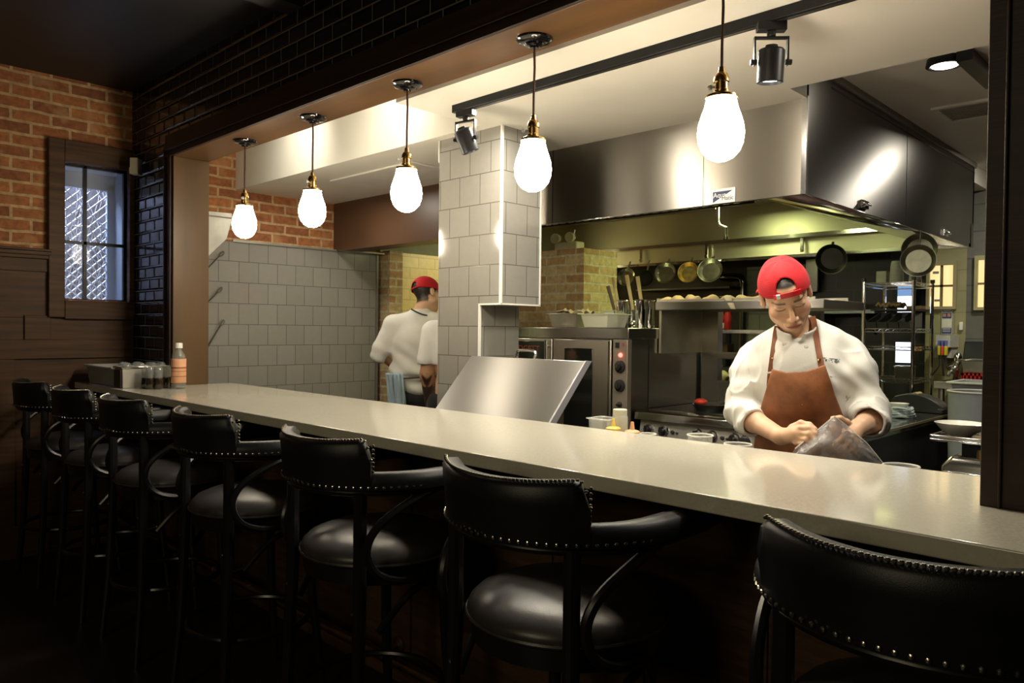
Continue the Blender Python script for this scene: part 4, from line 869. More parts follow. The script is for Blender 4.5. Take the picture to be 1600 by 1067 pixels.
# sink bench at the far right with things
x0, x1 = at(1462,600,1,5.95).x, at(1640,600,1,5.95).x
t = thing('sink_table', 'steel sink table under the grey block wall at the far right', 'sink', ((x0+x1)/2,6.1,0)); zs = at(1500,597,1,5.95).z
obj('table_top', MB().box((x0,5.90,zs-.05),(x1,6.42,zs)), m_steel, t, bevel=.003)
for x in (x0+.04,x1-.04):
    for y in (5.94,6.38): obj('leg', MB().cyl((x,y,0),(x,y,zs-.05),.02,n=10), m_steel, t)
def sbox(px0,py0,px1,py1,Y,dep,z0=None):
    a, b_ = at(px0,py1,1,Y), at(px1,py0,1,Y); return (a.x,Y,a.z if z0 is None else z0),(b_.x,Y+dep,b_.z)
A_, B_ = sbox(1501,585,1560,597,5.96,.3,zs)
t = thing('red_crate', 'red plastic crate under the steel pan at the far right', 'crate', ((A_[0]+B_[0])/2,6.1,zs)); h = B_[2]-zs
q = MB()
q.box(A_,(B_[0],B_[1],zs+.008)); q.box((A_[0],A_[1],zs+h*.75),(B_[0],A_[1]+.012,B_[2])).box((A_[0],A_[1],zs),(B_[0],A_[1]+.012,zs+h*.25)).box((A_[0],A_[1],zs),(A_[0]+.012,B_[1],B_[2])).box((B_[0]-.012,A_[1],zs),(B_[0],B_[1],B_[2])).box((A_[0],B_[1]-.012,zs),(B_[0],B_[1],B_[2]))
for k in range(9): x = A_[0]+(B_[0]-A_[0])*(k+.5)/9; q.box((x-.006,A_[1],zs),(x+.006,A_[1]+.01,B_[2]))
obj('crate', q, mat('red_plastic',(.50,.02,.02),.4), t)
A2, B2 = sbox(1502,563,1550,584,5.99,.24,B_[2]); tub('steel_pan', 'deep steel pan standing on the red crate', A2[0],B2[0],A2[1],B2[1],A2[2]+.001,B2[2]-A2[2], m_steel, 'pan', m_steelp, .01, .008)
a, b_ = at(1504,562,1,6.30), at(1540,534,1,6.30)
solo('black_tray', MB().rings([[(a.x-.0,6.28,a.z-.05),(b_.x,6.28,a.z-.05),(b_.x,6.30,a.z-.05),(a.x,6.30,a.z-.05)],[(a.x,6.34,b_.z),(b_.x,6.34,b_.z),(b_.x,6.36,b_.z),(a.x,6.36,b_.z)]]), mat('black_tray_plastic',(.012,.014,.02),.3), 'black serving tray leaning behind the steel pan at the sink', 'tray', bevel=.008)
c = at(1497,592,1,6.1); t = thing('sink_tap', 'chrome sink tap rising beside the red crate', 'tap', (c.x,6.1,zs))
P = [at(px,py,1,6.1) for px,py in ((1492,597),(1494,580),(1497,560))]; P[0].z = zs
obj('stand', MB().tube(P, .017, 8).ell(P[2],(.03,.03,.045),12,8), m_chrome, t)
P = [at(px,py,1,6.1) for px,py in ((1497,570),(1490,574),(1484,581),(1481,588))]; obj('spout', MB().tube(P, .012, 8).ell(P[1],(.035,.03,.02),10,6), m_chrome, t)
# grey tubs on a lower stand
x0, x1 = -1.33, at(1600,600,1,5.35).x; zz = at(1500,650,1,5.35).z
t = thing('low_stand', 'low stand carrying grey tubs at the right', 'stand', ((x0+x1)/2,5.5,0)); obj('board', MB().box((x0-.02,5.33,zz-.05),(x1,5.8,zz)), m_blk, t)
for x in (x0,x1-.03):
    for y in (5.35,5.75): obj('leg', MB().box((x,y,0),(x+.03,y+.03,zz-.05)), m_blk, t)
h1 = at(1500,624,1,5.35).z-zz; tub('grey_tub', 'lower grey plastic tub beside the film dispenser', x0,x1-.05,5.36,5.74,zz,h1-.004, m_tub,'tub',m_tubr)
m_grey2 = mat('translucent_grey_tub',(.25,.27,.29),.35,0,.1)
tub('grey_tub', 'upper pale grey tub with a wide rim, stacked under the red crate', x0-.02,x1-.05,5.36,5.74,zz+h1,at(1500,597,1,5.35).z-zz-h1, m_grey2,'tub',m_tubr,.02,.03)
c = at(1528,640,1,4.9); t = thing('mixer_bowl', 'tall pale grey plastic bin behind the scale', 'bin', (c.x,4.9,0)); obj('bin', MB().lathe([(0,0),(.13,0),(.15,at(1528,612,1,4.9).z),(.14,at(1528,612,1,4.9).z),(.12,.02),(0,.02)], n=28), m_grey2, t, local=True); obj('rim', MB().tube(arc((0,0,at(1528,612,1,4.9).z),.15,0,360,32)[:-1],.006,6,closed=True), m_tubr, t, local=True)
# ================================================================ wire rack
RYF, RYB = 5.80, 6.24; XA, XB = at(1350,440,1,RYF).x, at(1428,440,1,RYF).x; ztop = at(1390,441,1,RYF).z
t = thing('wire_rack', 'chrome wire shelving rack at the back right of the kitchen', 'rack', ((XA+XB)/2,6.0,0))
for x in (XA,XB):
    for y in (RYF,RYB):
        p_ = obj('post', MB().cyl((x,y,0),(x,y,ztop+.03),.0125,n=10), m_chrome, t); obj('post_cap', MB().cyl((x,y,ztop+.01),(x,y,ztop+.035),.016,n=10), m_blkp, p_)
zsh = [ztop, at(1390,513,1,RYF).z, at(1390,541,1,RYF).z, at(1390,592,1,RYF).z]
for z in zsh:
    q = MB().box((XA,RYF-.004,z-.03),(XB,RYF+.004,z-.022)).box((XA,RYF-.004,z-.006),(XB,RYF+.004,z)).box((XA,RYB-.004,z-.03),(XB,RYB+.004,z-.022)).box((XA,RYB-.004,z-.006),(XB,RYB+.004,z)).box((XA-.004,RYF,z-.03),(XA+.004,RYB,z-.022)).box((XB-.004,RYF,z-.03),(XB+.004,RYB,z-.022)).box((XA-.004,RYF,z-.006),(XA+.004,RYB,z)).box((XB-.004,RYF,z-.006),(XB+.004,RYB,z))
    for k in range(10): x = XA+(XB-XA)*(k+.5)/10; q.cyl((x,RYF,z-.004),(x,RYB,z-.004),.003,n=5)
    for (xa,ya,xb,yb) in ((XA,RYF,XB,RYF),(XB,RYF,XB,RYB)):
        P = [(xa+(xb-xa)*i/14, ya+(yb-ya)*i/14, z-(.004 if i%2 else .026)) for i in range(15)]; q.tube(P,.0025,5)
    obj('wire_shelf', q, m_chrome, t)
def put(name,label,px0,px1,py0,z0,Y,dep,mt,cat,group=None,bevel=.004):
    a, b_ = at(px0,py0,1,Y), at(px1,py0,1,Y); return solo(name, MB().box((a.x,Y,z0),(b_.x,Y+dep,a.z)), mt, label, cat, group, bevel=bevel)
m_cup = N('stacked_plastic_cups'); m_cup.set(Base_Color=(.42,.42,.40), Roughness=.3, Alpha=.75); m_cup = m_cup.m
for px,r0,pt,lb in ((1401,.048,408,'tall stack of clear plastic cups on the rack top'),(1430,.042,420,'shorter stack of clear plastic cups at the right end of the rack top')):
    c = at(px,430,1,5.98); ht = at(px,pt,1,5.98).z-ztop; t = thing('cup_stack', lb, 'plastic cups', (c.x,5.98,ztop)); pr_ = []
    n_ = 9
    for i in range(n_): pr_ += [(r0*(1-.22*i/n_)+.003, ht*i/n_),(r0*(1-.22*i/n_), ht*(i+.25)/n_)]
    obj('stack', MB().lathe([(0,0)]+pr_+[(r0*.72,ht),(0,ht)], n=20), m_cup, t, local=True)
put('paper_box','pale grey box on the left of the rack top',1369,1385,424,ztop,5.95,.1,mat('grey_card',(.33,.32,.30),.7),'box')
for k in range(4):
    x = XA+.02+(XB-XA-.04)*k/4; w_ = (XB-XA-.06)/4; z = zsh[1]; hh = at(1390,495,1,RYF).z-z
    t = thing('black_bin', 'black open bin on the rack, %s from the left' % ('first','second','third','fourth')[k], 'bin', (x,RYF,z), 0, 'black bins on the rack')
    obj('bin', MB().prism([(RYF+.02,z),(RYF+.30,z),(RYF+.30,z+hh+.04),(RYF+.292,z+hh+.04),(RYF+.292,z+.006),(RYF+.026,z+.006),(RYF-.0,z+hh*.55),(RYF-.008,z+hh*.55)],0,x,x+w_).prism([(RYF+.02,z),(RYF+.30,z),(RYF+.30,z+hh+.04),(RYF-.006,z+hh*.55)],0,x,x+.005).prism([(RYF+.02,z),(RYF+.30,z),(RYF+.30,z+hh+.04),(RYF-.006,z+hh*.55)],0,x+w_-.005,x+w_), mat('black_bin_plastic',(.06,.06,.06),.35), t, solid=0)
zz = zsh[1]+hh+.045
q = MB(); rnd = random.Random(8); a, b_ = at(1374,486,1,6.05), at(1411,486,1,6.05)
q.grid([[(a.x+(b_.x-a.x)*i/11, 5.98+.16*k/5, zz+.03+rnd.uniform(0,.035)) for i in range(12)] for k in range(6)]); solo('brown_paper', q, mat('crumpled_kraft',(.20,.13,.07),.8), 'crumpled brown paper on top of the black bins', 'paper', solid=.02)
solo('bin_board', MB().box((XA+.015,RYF+.10,zz+.002),(XB-.015,RYB-.04,zz+.012)), m_blk, 'black tray lying across the black bins', 'tray')
put('cardboard_box','brown cardboard box on the black tray at the right of the rack',1416,1440,478,zz+.013,6.02,.1,mat('cardboard',(.16,.09,.05),.8),'box')
m_scr = glow('white_screen',(.80,.87,1),2.2); m_scrb = glow('blue_screen',(.20,.34,.62),.8)
def screen(label, px0,py0,px1,py1,Y, head=None):
    a, b_ = at(px0,py1,1,Y), at(px1,py0,1,Y); t = thing('monitor', label, 'screen', ((a.x+b_.x)/2,Y,a.z), 0)
    obj('case', MB().box((a.x-.012,Y+.004,a.z-.014),(b_.x+.012,Y+.035,b_.z+.012)), m_blkp, t, bevel=.003)
    obj('screen', MB().box((a.x,Y,a.z),(b_.x,Y+.005,b_.z)), m_scr, t)
    if head: obj('screen_header', MB().box((a.x,Y-.002,at(px0,head,1,Y).z),(b_.x,Y,b_.z)), m_scrb, t)
    return t
t = screen('lit monitor standing on the lower part of the wire rack', 1399,535,1426,566, 6.0)
obj('stand', MB().box(((at(1412,566,1,6).x-.02),6.01,zsh[3]),(at(1412,566,1,6).x+.02,6.03,at(1412,568,1,6).z)), m_blkp, t)
t = screen('lit monitor with a blue header fixed to the back wall behind the rack', 1402,440,1425,489, 6.40, 463)
a = at(1412,470,1,6.4); obj('wall_arm', MB().box((a.x-.03,6.43,a.z-.03),(a.x+.03,6.60,a.z+.03)), m_blk, t)
t = tub('stock_pot', 'steel pot on the lower rack shelf under the lit monitor', XB-.13,XB-.02,5.84,5.95,zsh[3],at(1420,572,1,5.84).z-zsh[3], m_steelp,'pot',m_steelp,.006,.002)
# ================================================================ dark back wall fittings
a, b_ = at(1172,486,1,6.3), at(1366,488,1,6.3)
t = thing('wall_shelf', 'blue-grey steel wall shelf left of the wire rack', 'shelf', ((a.x+b_.x)/2,6.45,a.z)); zsf = at(1300,484,1,6.3).z
obj('board', MB().box((a.x+.25,6.3,zsf-.03),(b_.x,6.6,zsf)), mat('blue_grey_steel',(.20,.22,.26),.35,.7), t)
for px in (1285,1352): c = at(px,490,1,6.35); obj('bracket', MB().prism([(6.33,zsf-.03),(6.6,zsf-.03),(6.6,zsf-.2)],0,c.x-.01,c.x+.01), m_blk, t)
for px,rr,mt,lb in ((1308,.07,m_chrome,'shiny steel bowl on the blue-grey wall shelf'),(1330,.062,mat('dark_copper',(.22,.05,.04),.3,.8),'dark copper bowl on the blue-grey wall shelf')):
    c = at(px,478,1,6.40); t = thing('mixing_bowl', lb, 'bowl', (c.x,6.42,zsf)); obj('bowl', MB().lathe([(0,0),(rr*.5,0),(rr*.9,.03),(rr,.062),(rr*.97,.062),(rr*.86,.03),(rr*.45,.005),(0,.005)], n=24), mt, t, local=True)
solo('hanging_board', MB().box((at(1258,455,1,6.49).x,6.49,at(1258,456,1,6.49).z),(at(1278,400,1,6.49).x,6.515,at(1278,404,1,6.49).z)), steel('sheet_tray_steel',(.42,.42,.40),.35,.6), 'grey steel sheet hanging on the wall right of the cook\'s cap', 'metal sheet', bevel=.004)
P = [at(px,py,1,6.42) for px,py in ((1130,433),(1150,433),(1158,435),(1161,442),(1161,475))]
solo('drain_pipe', MB().tube(smooth_path([P[0]+Vector((0,.17,0)),P[0]]+P[1:]+[Vector((P[-1].x,6.42,.0))],3), .036, 12), m_gloss, 'black elbow pipe on the back wall right of the hanging pans', 'pipe')
a, b_ = at(994,452,1,6.3), at(1140,450,1,6.3)
t = thing('wall_shelf', 'dark wall shelf with a bright edge behind the hanging pans', 'shelf', ((a.x+b_.x)/2,6.45,a.z)); obj('board', MB().box((a.x,6.3,a.z-.02),(b_.x,6.6,a.z)), m_blk, t); obj('edge', MB().box((a.x,6.296,a.z-.016),(b_.x,6.30,a.z-.002)), mat('dull_edge',(.16,.17,.19),.4,.6), t)
# shelving seen through the overshelf, with sauces
x0, x1 = at(1106,520,1,5.0).x, at(1215,520,1,5.0).x; z1, z2, z3 = at(1120,515,1,5.0).z, at(1120,556,1,5.0).z, at(1120,595,1,5.0).z
t = thing('shelf_unit', 'dark shelving unit with sauces seen under the bread shelf', 'shelf', ((x0+x1)/2,5.15,0))
for z in (z1,z2,z3): obj('shelf_board', MB().box((x0,5.0,z-.025),(x1,5.3,z)), m_osd, t)
for x in (x0,x1-.03): obj('upright', MB().box((x,5.27,0),(x+.03,5.3,1.62)), m_blk, t)
for k,(px,cm,lb) in enumerate(((1126,(.36,.015,.012),'red sauce bottle at the left on the top sauce shelf'),(1137,(.30,.012,.012),'second red sauce bottle on the top sauce shelf'),(1115,(.30,.13,.04),'amber jar beside the red sauce bottles'))):
    c = at(px,505,1,5.06); t = thing('sauce_bottle', lb, 'bottle', (c.x,5.06,z1)); hh = (.135,.14,.115)[k]
    obj('body', MB().lathe([(0,0),(.024,0),(.026,.004),(.026,hh*.7),(.02,hh*.85),(.016,hh),(0,hh)], n=18), mat('sauce_%d'%k,cm,.3), t, local=True)
    if k == 0: obj('label', MB().lathe([(.0265,.01),(.0265,.05)], n=18, caps=False), m_white, t, local=True)
c = at(1112,545,1,5.06); t = thing('squeeze_bottle', 'pale blue squeeze bottle on the middle sauce shelf', 'bottle', (c.x,5.06,z2)); hh = at(1112,534,1,5.06).z-z2
obj('body', MB().lathe([(0,0),(.026,0),(.028,.004),(.028,hh*.6),(.02,hh*.72),(0,hh*.72)], n=18), mat('pale_blue_plastic',(.42,.46,.50),.35), t, local=True); obj('nozzle_cap', MB().lathe([(0,hh*.72),(.018,hh*.72),(.006,hh*.8),(.004,hh),(0,hh)], n=14), m_white, t, local=True)
c = at(1130,552,1,5.1); solo('kraft_box', MB().obox((c.x,5.12,z2+.045),(.05,.05,.045)), mat('dark_kraft',(.12,.07,.035),.8), 'brown box beside the pale blue squeeze bottle', 'box', bevel=.004)
a = at(1110,594,1,5.05); pan_box('plastic_box','grey clear box on the lowest sauce shelf',(a.x+.09,5.14),.09,.09,z3,.10,m_grey2,'food box')
c = at(1127,587,1,4.98); q = MB().ell((0,0,0),(.07,.05,.045),18,12); q.v = [(x*(1+.15*math.sin(z*90+y*40)),y,max(z,-.03)*(1+.2*math.sin(x*60))) for x,y,z in q.v]
o = solo('wrapped_bread', q, mat('pale_wrapped_dough',(.62,.53,.33),.6,0,.2,20,bump=.4,bs=40), 'pale wrapped bread in front of the grey clear box', 'bread'); o.location = (c.x,4.975,z3+.03); 
# ================================================================ people: smooth blended bodies
class Field:
    def __init__(s, lo, hi, h):
        s.h = h; s.lo = np.array(lo, np.float32); n = np.ceil((np.array(hi)-np.array(lo))/h).astype(int)+1
        s.ax = [(s.lo[i]+h*np.arange(n[i])).astype(np.float32) for i in range(3)]; s.D = np.full(tuple(n), 1., np.float32)
    def region(s, lo, hi, pad):
        sl = []
        for i in range(3):
            a = max(0, int((lo[i]-pad-s.lo[i])/s.h)); b = min(len(s.ax[i]), int((hi[i]+pad-s.lo[i])/s.h)+2); sl.append(slice(a, max(b, a)))
        sl = tuple(sl); X, Y, Z = np.meshgrid(*[s.ax[i][sl[i]] for i in range(3)], indexing='ij', sparse=True); return sl, X, Y, Z
    def put(s, fn, lo, hi, k=.02, op='add', pad=None):
        sl, X, Y, Z = s.region(lo, hi, (k*1.5+.02) if pad is None else pad)
        A = s.D[sl]
        if A.size == 0: return
        B = fn(X, Y, Z).astype(np.float32)
        if op == 'add':
            t = np.clip(.5+.5*(A-B)/k, 0, 1); s.D[sl] = A+(B-A)*t-k*t*(1-t)
        elif op == 'sub':
            t = np.clip(.5-.5*(A+B)/k, 0, 1); s.D[sl] = A+(-B-A)*t+k*t*(1-t)
        elif op == 'cut': s.D[sl] = np.maximum(A, B)
    def ell(s, c, r, k=.02, rot=None, op='add'):
        c = np.array(c, float); r = np.array(r if hasattr(r,'__len__') else (r,)*3, float); R = np.array(rot) if rot is not None else None; m = float(r.max())
        def fn(X, Y, Z):
            x, y, z = X-c[0], Y-c[1], Z-c[2]
            if R is not None: x, y, z = R[0,0]*x+R[1,0]*y+R[2,0]*z, R[0,1]*x+R[1,1]*y+R[2,1]*z, R[0,2]*x+R[1,2]*y+R[2,2]*z
            k0 = np.sqrt((x/r[0])**2+(y/r[1])**2+(z/r[2])**2)+1e-6; k1 = np.sqrt((x/r[0]**2)**2+(y/r[1]**2)**2+(z/r[2]**2)**2)+1e-6
            return k0*(k0-1)/k1
        s.put(fn, c-m, c+m, k, op)
    def cap(s, a, b, ra, rb=None, k=.02, op='add'):
        a, b = np.array(a, float), np.array(b, float); rb = ra if rb is None else rb; d = b-a; L = float(d@d)+1e-9; m = max(ra, rb)
        def fn(X, Y, Z):
            t = np.clip(((X-a[0])*d[0]+(Y-a[1])*d[1]+(Z-a[2])*d[2])/L, 0, 1)
            return np.sqrt((X-a[0]-t*d[0])**2+(Y-a[1]-t*d[1])**2+(Z-a[2]-t*d[2])**2)-(ra+(rb-ra)*t)
        s.put(fn, np.minimum(a,b)-m, np.maximum(a,b)+m, k, op)
    def mesh(s):
        D = s.D; S_ = D < 0; n = D.shape
        c = np.zeros(tuple(x-1 for x in n), np.int8)
        for i in (0,1):
            for j in (0,1):
                for k in (0,1): c += S_[i:n[0]-1+i, j:n[1]-1+j, k:n[2]-1+k]
        I = np.argwhere((c > 0) & (c < 8)); idx = np.full(c.shape, -1, np.int32); idx[tuple(I.T)] = np.arange(len(I))
        P = np.zeros((len(I),3)); W_ = np.zeros(len(I)); off = [(i,j,k) for i in (0,1) for j in (0,1) for k in (0,1)]
        for a in off:
            for d in range(3):
                if a[d]: continue
                b = list(a); b[d] = 1
                A = D[I[:,0]+a[0],I[:,1]+a[1],I[:,2]+a[2]]; B = D[I[:,0]+b[0],I[:,1]+b[1],I[:,2]+b[2]]
                m = (A < 0) != (B < 0); t = np.where(m, A/np.where(m, A-B, 1), 0)
                p = np.tile(np.array(a, float), (len(I),1)); p[:,d] += t; P[m] += p[m]; W_[m] += 1
        V = s.lo + s.h*(I + P/W_[:,None])
        F = []
        for d in range(3):
            e = [0,0,0]; e[d] = 1; A = S_[tuple(slice(1, n[i]-1) for i in range(3))]
            B = S_[tuple(slice(1+e[i], n[i]-1+e[i]) for i in range(3))]
            u, v = [(1,2),(2,0),(0,1)][d]
            for flip, M_ in ((False, A & ~B), (True, ~A & B)):
                q = np.argwhere(M_)+1
                if not len(q): continue
                du = np.zeros(3,int); du[u] = 1; dv = np.zeros(3,int); dv[v] = 1
                qs = [q-du-dv, q-dv, q, q-du]
                f = np.stack([idx[tuple(np.minimum(x, np.array(c.shape)-1).T)] for x in qs], 1); f = f[(f >= 0).all(1)]
                F.append(f[:, ::-1] if flip else f)
        return V, np.concatenate(F)
    def val(s, p):
        i = np.clip(((np.asarray(p)-s.lo)/s.h).astype(int), 0, np.array(s.D.shape)-1); return s.D[tuple(i.T)] if i.ndim == 2 else s.D[tuple(i)]
    def front(s, x, z, y0=-.4, y1=.3, lev=0.):
        for y in np.arange(y0, y1, .002):
            if s.val((x,y,z)) < lev: return float(y)
        return None
def field_obj(name, V, F, mt, parent, M4=None, colors=None):
    me = bpy.data.meshes.new(name); me.from_pydata(V.tolist(), [], F.tolist())
    if colors is not None:
        a = me.color_attributes.new('tone', 'FLOAT_COLOR', 'POINT'); c = np.ones((len(V),4), np.float32); c[:,:3] = colors; a.data.foreach_set('color', c.ravel())
    me.update(); me.shade_smooth(); me.materials.append(mt)
    o = bpy.data.objects.new(name, me); COL.objects.link(o); o.parent = parent; return o
def rotm(rx, ry, rz): return np.array(Euler((rx,ry,rz),'XYZ').to_matrix())
def toned(name, rough=.5, sss=.0, bump=.15, bs=180., spec=.4):
    q = N(name); a = q.n('VertexColor', layer_name='tone'); f = q.noise(35, detail=4)
    q.set(Base_Color=q.mix(1., a.outputs[0], q.ramp(f, [(.3,(.90,.88,.87)),(.7,(1,1,1))]), 'MULTIPLY'), Roughness=rough, Specular_IOR_Level=spec, Subsurface_Weight=sss, Subsurface_Scale=.008)
    q.b.inputs['Subsurface Radius'].default_value = (1,.4,.2); q.bump(q.noise(bs, detail=3), bump, .001); return q.m
m_skin = toned('skin', .45, .12, .12, 220)
def cloth(name, col, rough=.85, bs=420., var=.04, bump=.15):
    return mat(name, col, rough, 0, var, 14, bump=bump, bs=bs, sheen=.1)
m_coat = cloth('white_cook_cotton', (.68,.665,.62)); m_apron = mat('brown_leather', (.255,.092,.032), .55, 0, .28, 22, bump=.18, bs=300)
m_strap = mat('brown_leather_strap', (.22,.075,.028), .5, 0, .2, 40)
def red_mesh():
    q = N('red_mesh_cap'); f = q.n('TexWave', wave_type='BANDS', bands_direction='Z', i_Scale=70., i_Distortion=.4); q.l(q.obj(), f.inputs['Vector'])
    q.set(Base_Color=q.ramp(f.outputs['Fac'], [(.1,(.34,.004,.008)),(.8,(.54,.012,.020))]), Roughness=.7, Sheen_Weight=.05, Specular_IOR_Level=.25); q.bump(f.outputs['Fac'], .3, .002); return q.m
m_red = red_mesh(); m_redp = mat('red_cap_strap', (.52,.012,.018), .45, 0, .1)
SKIN = np.array((.66,.41,.265)); HAIR = np.array((.022,.017,.014)); LIP = np.array((.47,.215,.16)); LASH = np.array((.05,.028,.02)); BLUSH = np.array((.58,.28,.18))
def head(fd, c, R, neck, asian=True):
    """skull, face, ears and neck; c = skull centre, R = head axes (columns)"""
    c = np.array(c, float); T = lambda p: c + R @ np.array(p, float)
    E = lambda p, r, k=.02, op='add': fd.ell(T(p), r, k, R, op)
    E((0,.014,.036),(.0735,.093,.083)); E((0,-.030,-.030),(.0585,.060,.080),.03); E((0,-.055,-.094),(.027,.023,.020),.03)
    for s in (-1,1):
        E((s*.043,-.008,-.062),(.021,.026,.024),.03); E((s*.043,-.060,-.026),(.023,.019,.018),.022)
        E((s*.020,-.079,.020),(.020,.012,.0075),.014)
    fd.cap(T((0,-.010,.060)), T((0,-.056,.045)), .048, .040, .03)
    for s in (-1,1): E((s*.031,-.104,.0),(.019,.0145,.0115),.012,'sub')
    for s in (-1,1): E((s*.0315,-.0755,-.0005),(.0160,.0120,.0095),.008)
    fd.cap(T((0,-.087,.012)), T((0,-.107,-.040)), .0060, .0095, .010)
    for s in (-1,1): E((s*.0115,-.095,-.0445),(.0085,.010,.0075),.006)
    for s in (-1,1): E((s*.0065,-.101,-.0535),(.004,.005,.003),.003,'sub')
    E((0,-.083,-.070),(.028,.014,.020),.014); E((0,-.0935,-.0655),(.0215,.0075,.0055),.005); E((0,-.0915,-.0775),(.0185,.0078,.0068),.005)
    fd.cap(T((-.023,-.0975,-.0712)), T((.023,-.0975,-.0712)), .0022, None, .004, 'sub')
    E((0,-.083,-.087),(.016,.006,.004),.008,'sub')
    for s in (-1,1):
        E((s*.0775,.014,-.008),(.010,.019,.031),.006); E((s*.086,.010,-.004),(.006,.010,.017),.005,'sub')
    fd.cap(T((0,.022,-.050)), neck, .050, .056, .03)
def head_tone(V, c, R, hairline=.066):
    q = (V-np.array(c)) @ R; x, y, z = q.T; col = np.tile(SKIN, (len(V),1)).astype(np.float32); ax = np.abs(x)
    def blend(w, t): col[:] = col*(1-w[:,None]) + t*w[:,None]
    s = lambda d, w=.0025: np.clip(.5-d/w, 0, 1)
    inh = (np.abs(z) < .16) & (ax < .1) & (np.abs(y) < .14)
    blend(inh*(y < -.05)*np.clip(1-(((ax-.045)/.028)**2+((z+.03)/.028)**2),0,1)*.55, BLUSH)
    blend(inh*(y < -.08)*np.clip(1-((x/.016)**2+((z+.043)/.018)**2),0,1)*.5, BLUSH)
    blend(inh*(y < -.07)*s(np.sqrt((x/.0205)**2+((z+.0712)/.0098)**2)*.0098-.0098,.003), LIP)
    blend(inh*(y < -.07)*s(np.maximum(np.abs(z+.0712)-.0012, ax-.024)), np.array((.10,.03,.025)))
    zb = .0215-.001*np.clip((ax-.018)/.02,0,1)-.005*np.clip((ax-.042)/.012,0,1)
    blend(inh*(y < -.05)*s(np.maximum(np.abs(z-zb)-.0048*(1-.45*np.clip((ax-.03)/.022,0,1)), np.maximum(.013-ax, ax-.053)),.004)*.8, HAIR)
    zl = -.0075+.0045*((ax-.031)/.016)**2
    blend(inh*(y < -.05)*s(np.maximum(np.abs(z-zl)-.0021, np.abs(ax-.031)-.0165),.0022), LASH)
    blend(inh*(y < -.05)*s(np.maximum(np.abs(z-(zl+.013))-.0007, np.abs(ax-.031)-.014),.002)*.5, np.array((.30,.15,.09)))
    hl = hairline - .075*np.clip((y+.055)/.05,0,1) - .03*np.clip((y-.02)/.05,0,1)
    blend(inh*np.clip((z-hl)/.008,0,1)*(y < .12)*(ax < .0725), HAIR); blend(inh*(y > .03)*np.clip((z+.075)/.012,0,1)*(ax < .075)*.9, HAIR)
    return col
def finger(fd, pts, r0, r1, k=.006):
    n = len(pts)-1
    for i in range(n): fd.cap(pts[i], pts[i+1], r0+(r1-r0)*i/n, r0+(r1-r0)*(i+1)/n, k)
def noise3(X, Y, Z, seed, n=7, f0=14., f1=34.):
    r = np.random.RandomState(seed); o = 0
    for i in range(n):
        d = r.normal(size=3); d /= np.linalg.norm(d); f = r.uniform(f0,f1); o = o+np.sin((X*d[0]+Y*d[1]+Z*d[2])*f+r.uniform(0,6.3))
    return o/n
# ---------------------------------------------------------------- the cook at the bar
CK = (-1.121, 2.538, 0.); CR = math.radians(23.835)
ck = thing('person', 'cook in a backwards red cap, white coat and brown leather apron, filling a plastic bag', 'person', CK, CR)
HC = (-.027,-.036,1.562); HR = rotm(0,math.radians(-14),0) @ rotm(math.radians(32),0,math.radians(3))
SHL, ELL, WRL = (-.132,.075,1.33), (-.174,.005,1.150), (-.034,-.196,1.100)
SHR, ELR, WRR = (.168,.075,1.365), (.252,.030,1.145), (.196,-.165,1.137)
fd = Field((-.29,-.32,.0),(.36,.27,.78),.02)   # legs are laid out coarsely below and joined in the same field
fd = Field((-.29,-.325,.80),(.36,.26,1.72),.003)
fd.ell((.020,.045,1.25),(.155,.100,.19),.05); fd.ell((.022,.05,1.05),(.140,.095,.16),.06); fd.ell((.022,.055,.88),(.155,.105,.14),.06)
fd.cap(SHL,(.0,.06,1.37),.055,.06,.05); fd.cap(SHR,(.03,.06,1.39),.055,.06,.05)
for sx in (-1,1): fd.cap((.022+sx*.085,.06,.90),(.022+sx*.09,.06,.76),.080,.075,.03)
head(fd, HC, HR, (.012,.070,1.40))
fd.cap(SHL, ELL, .047, .040, .02); fd.cap(ELL, WRL, .041, .026, .015); fd.ell((-.13,-.07,1.132),(.035,.035,.034),.03)
fd.cap(SHR, ELR, .047, .041, .02); fd.cap(ELR, WRR, .042, .027, .015); fd.ell((.245,-.035,1.140),(.036,.036,.035),.03)
# his right hand (image left): loose fist pinching the bag edge
fd.cap(WRL,(.012,-.232,1.112),.0255,.026,.012); fd.ell((.010,-.232,1.114),(.034,.022,.026),.012,rotm(0,math.radians(-18),math.radians(-38)))
finger(fd,[(.022,-.246,1.136),(.048,-.262,1.139),(.066,-.270,1.124),(.071,-.272,1.110)],.0098,.0074)
finger(fd,[(.026,-.252,1.120),(.050,-.270,1.122),(.065,-.276,1.107),(.060,-.274,1.094)],.0100,.0076)
finger(fd,[(.022,-.253,1.104),(.044,-.270,1.105),(.055,-.274,1.091),(.047,-.268,1.081)],.0096,.0072)
finger(fd,[(.012,-.250,1.090),(.031,-.264,1.089),(.038,-.266,1.077),(.031,-.260,1.069)],.0086,.0066)
finger(fd,[(.000,-.222,1.134),(.026,-.236,1.150),(.050,-.252,1.148),(.066,-.262,1.137)],.0115,.0080)
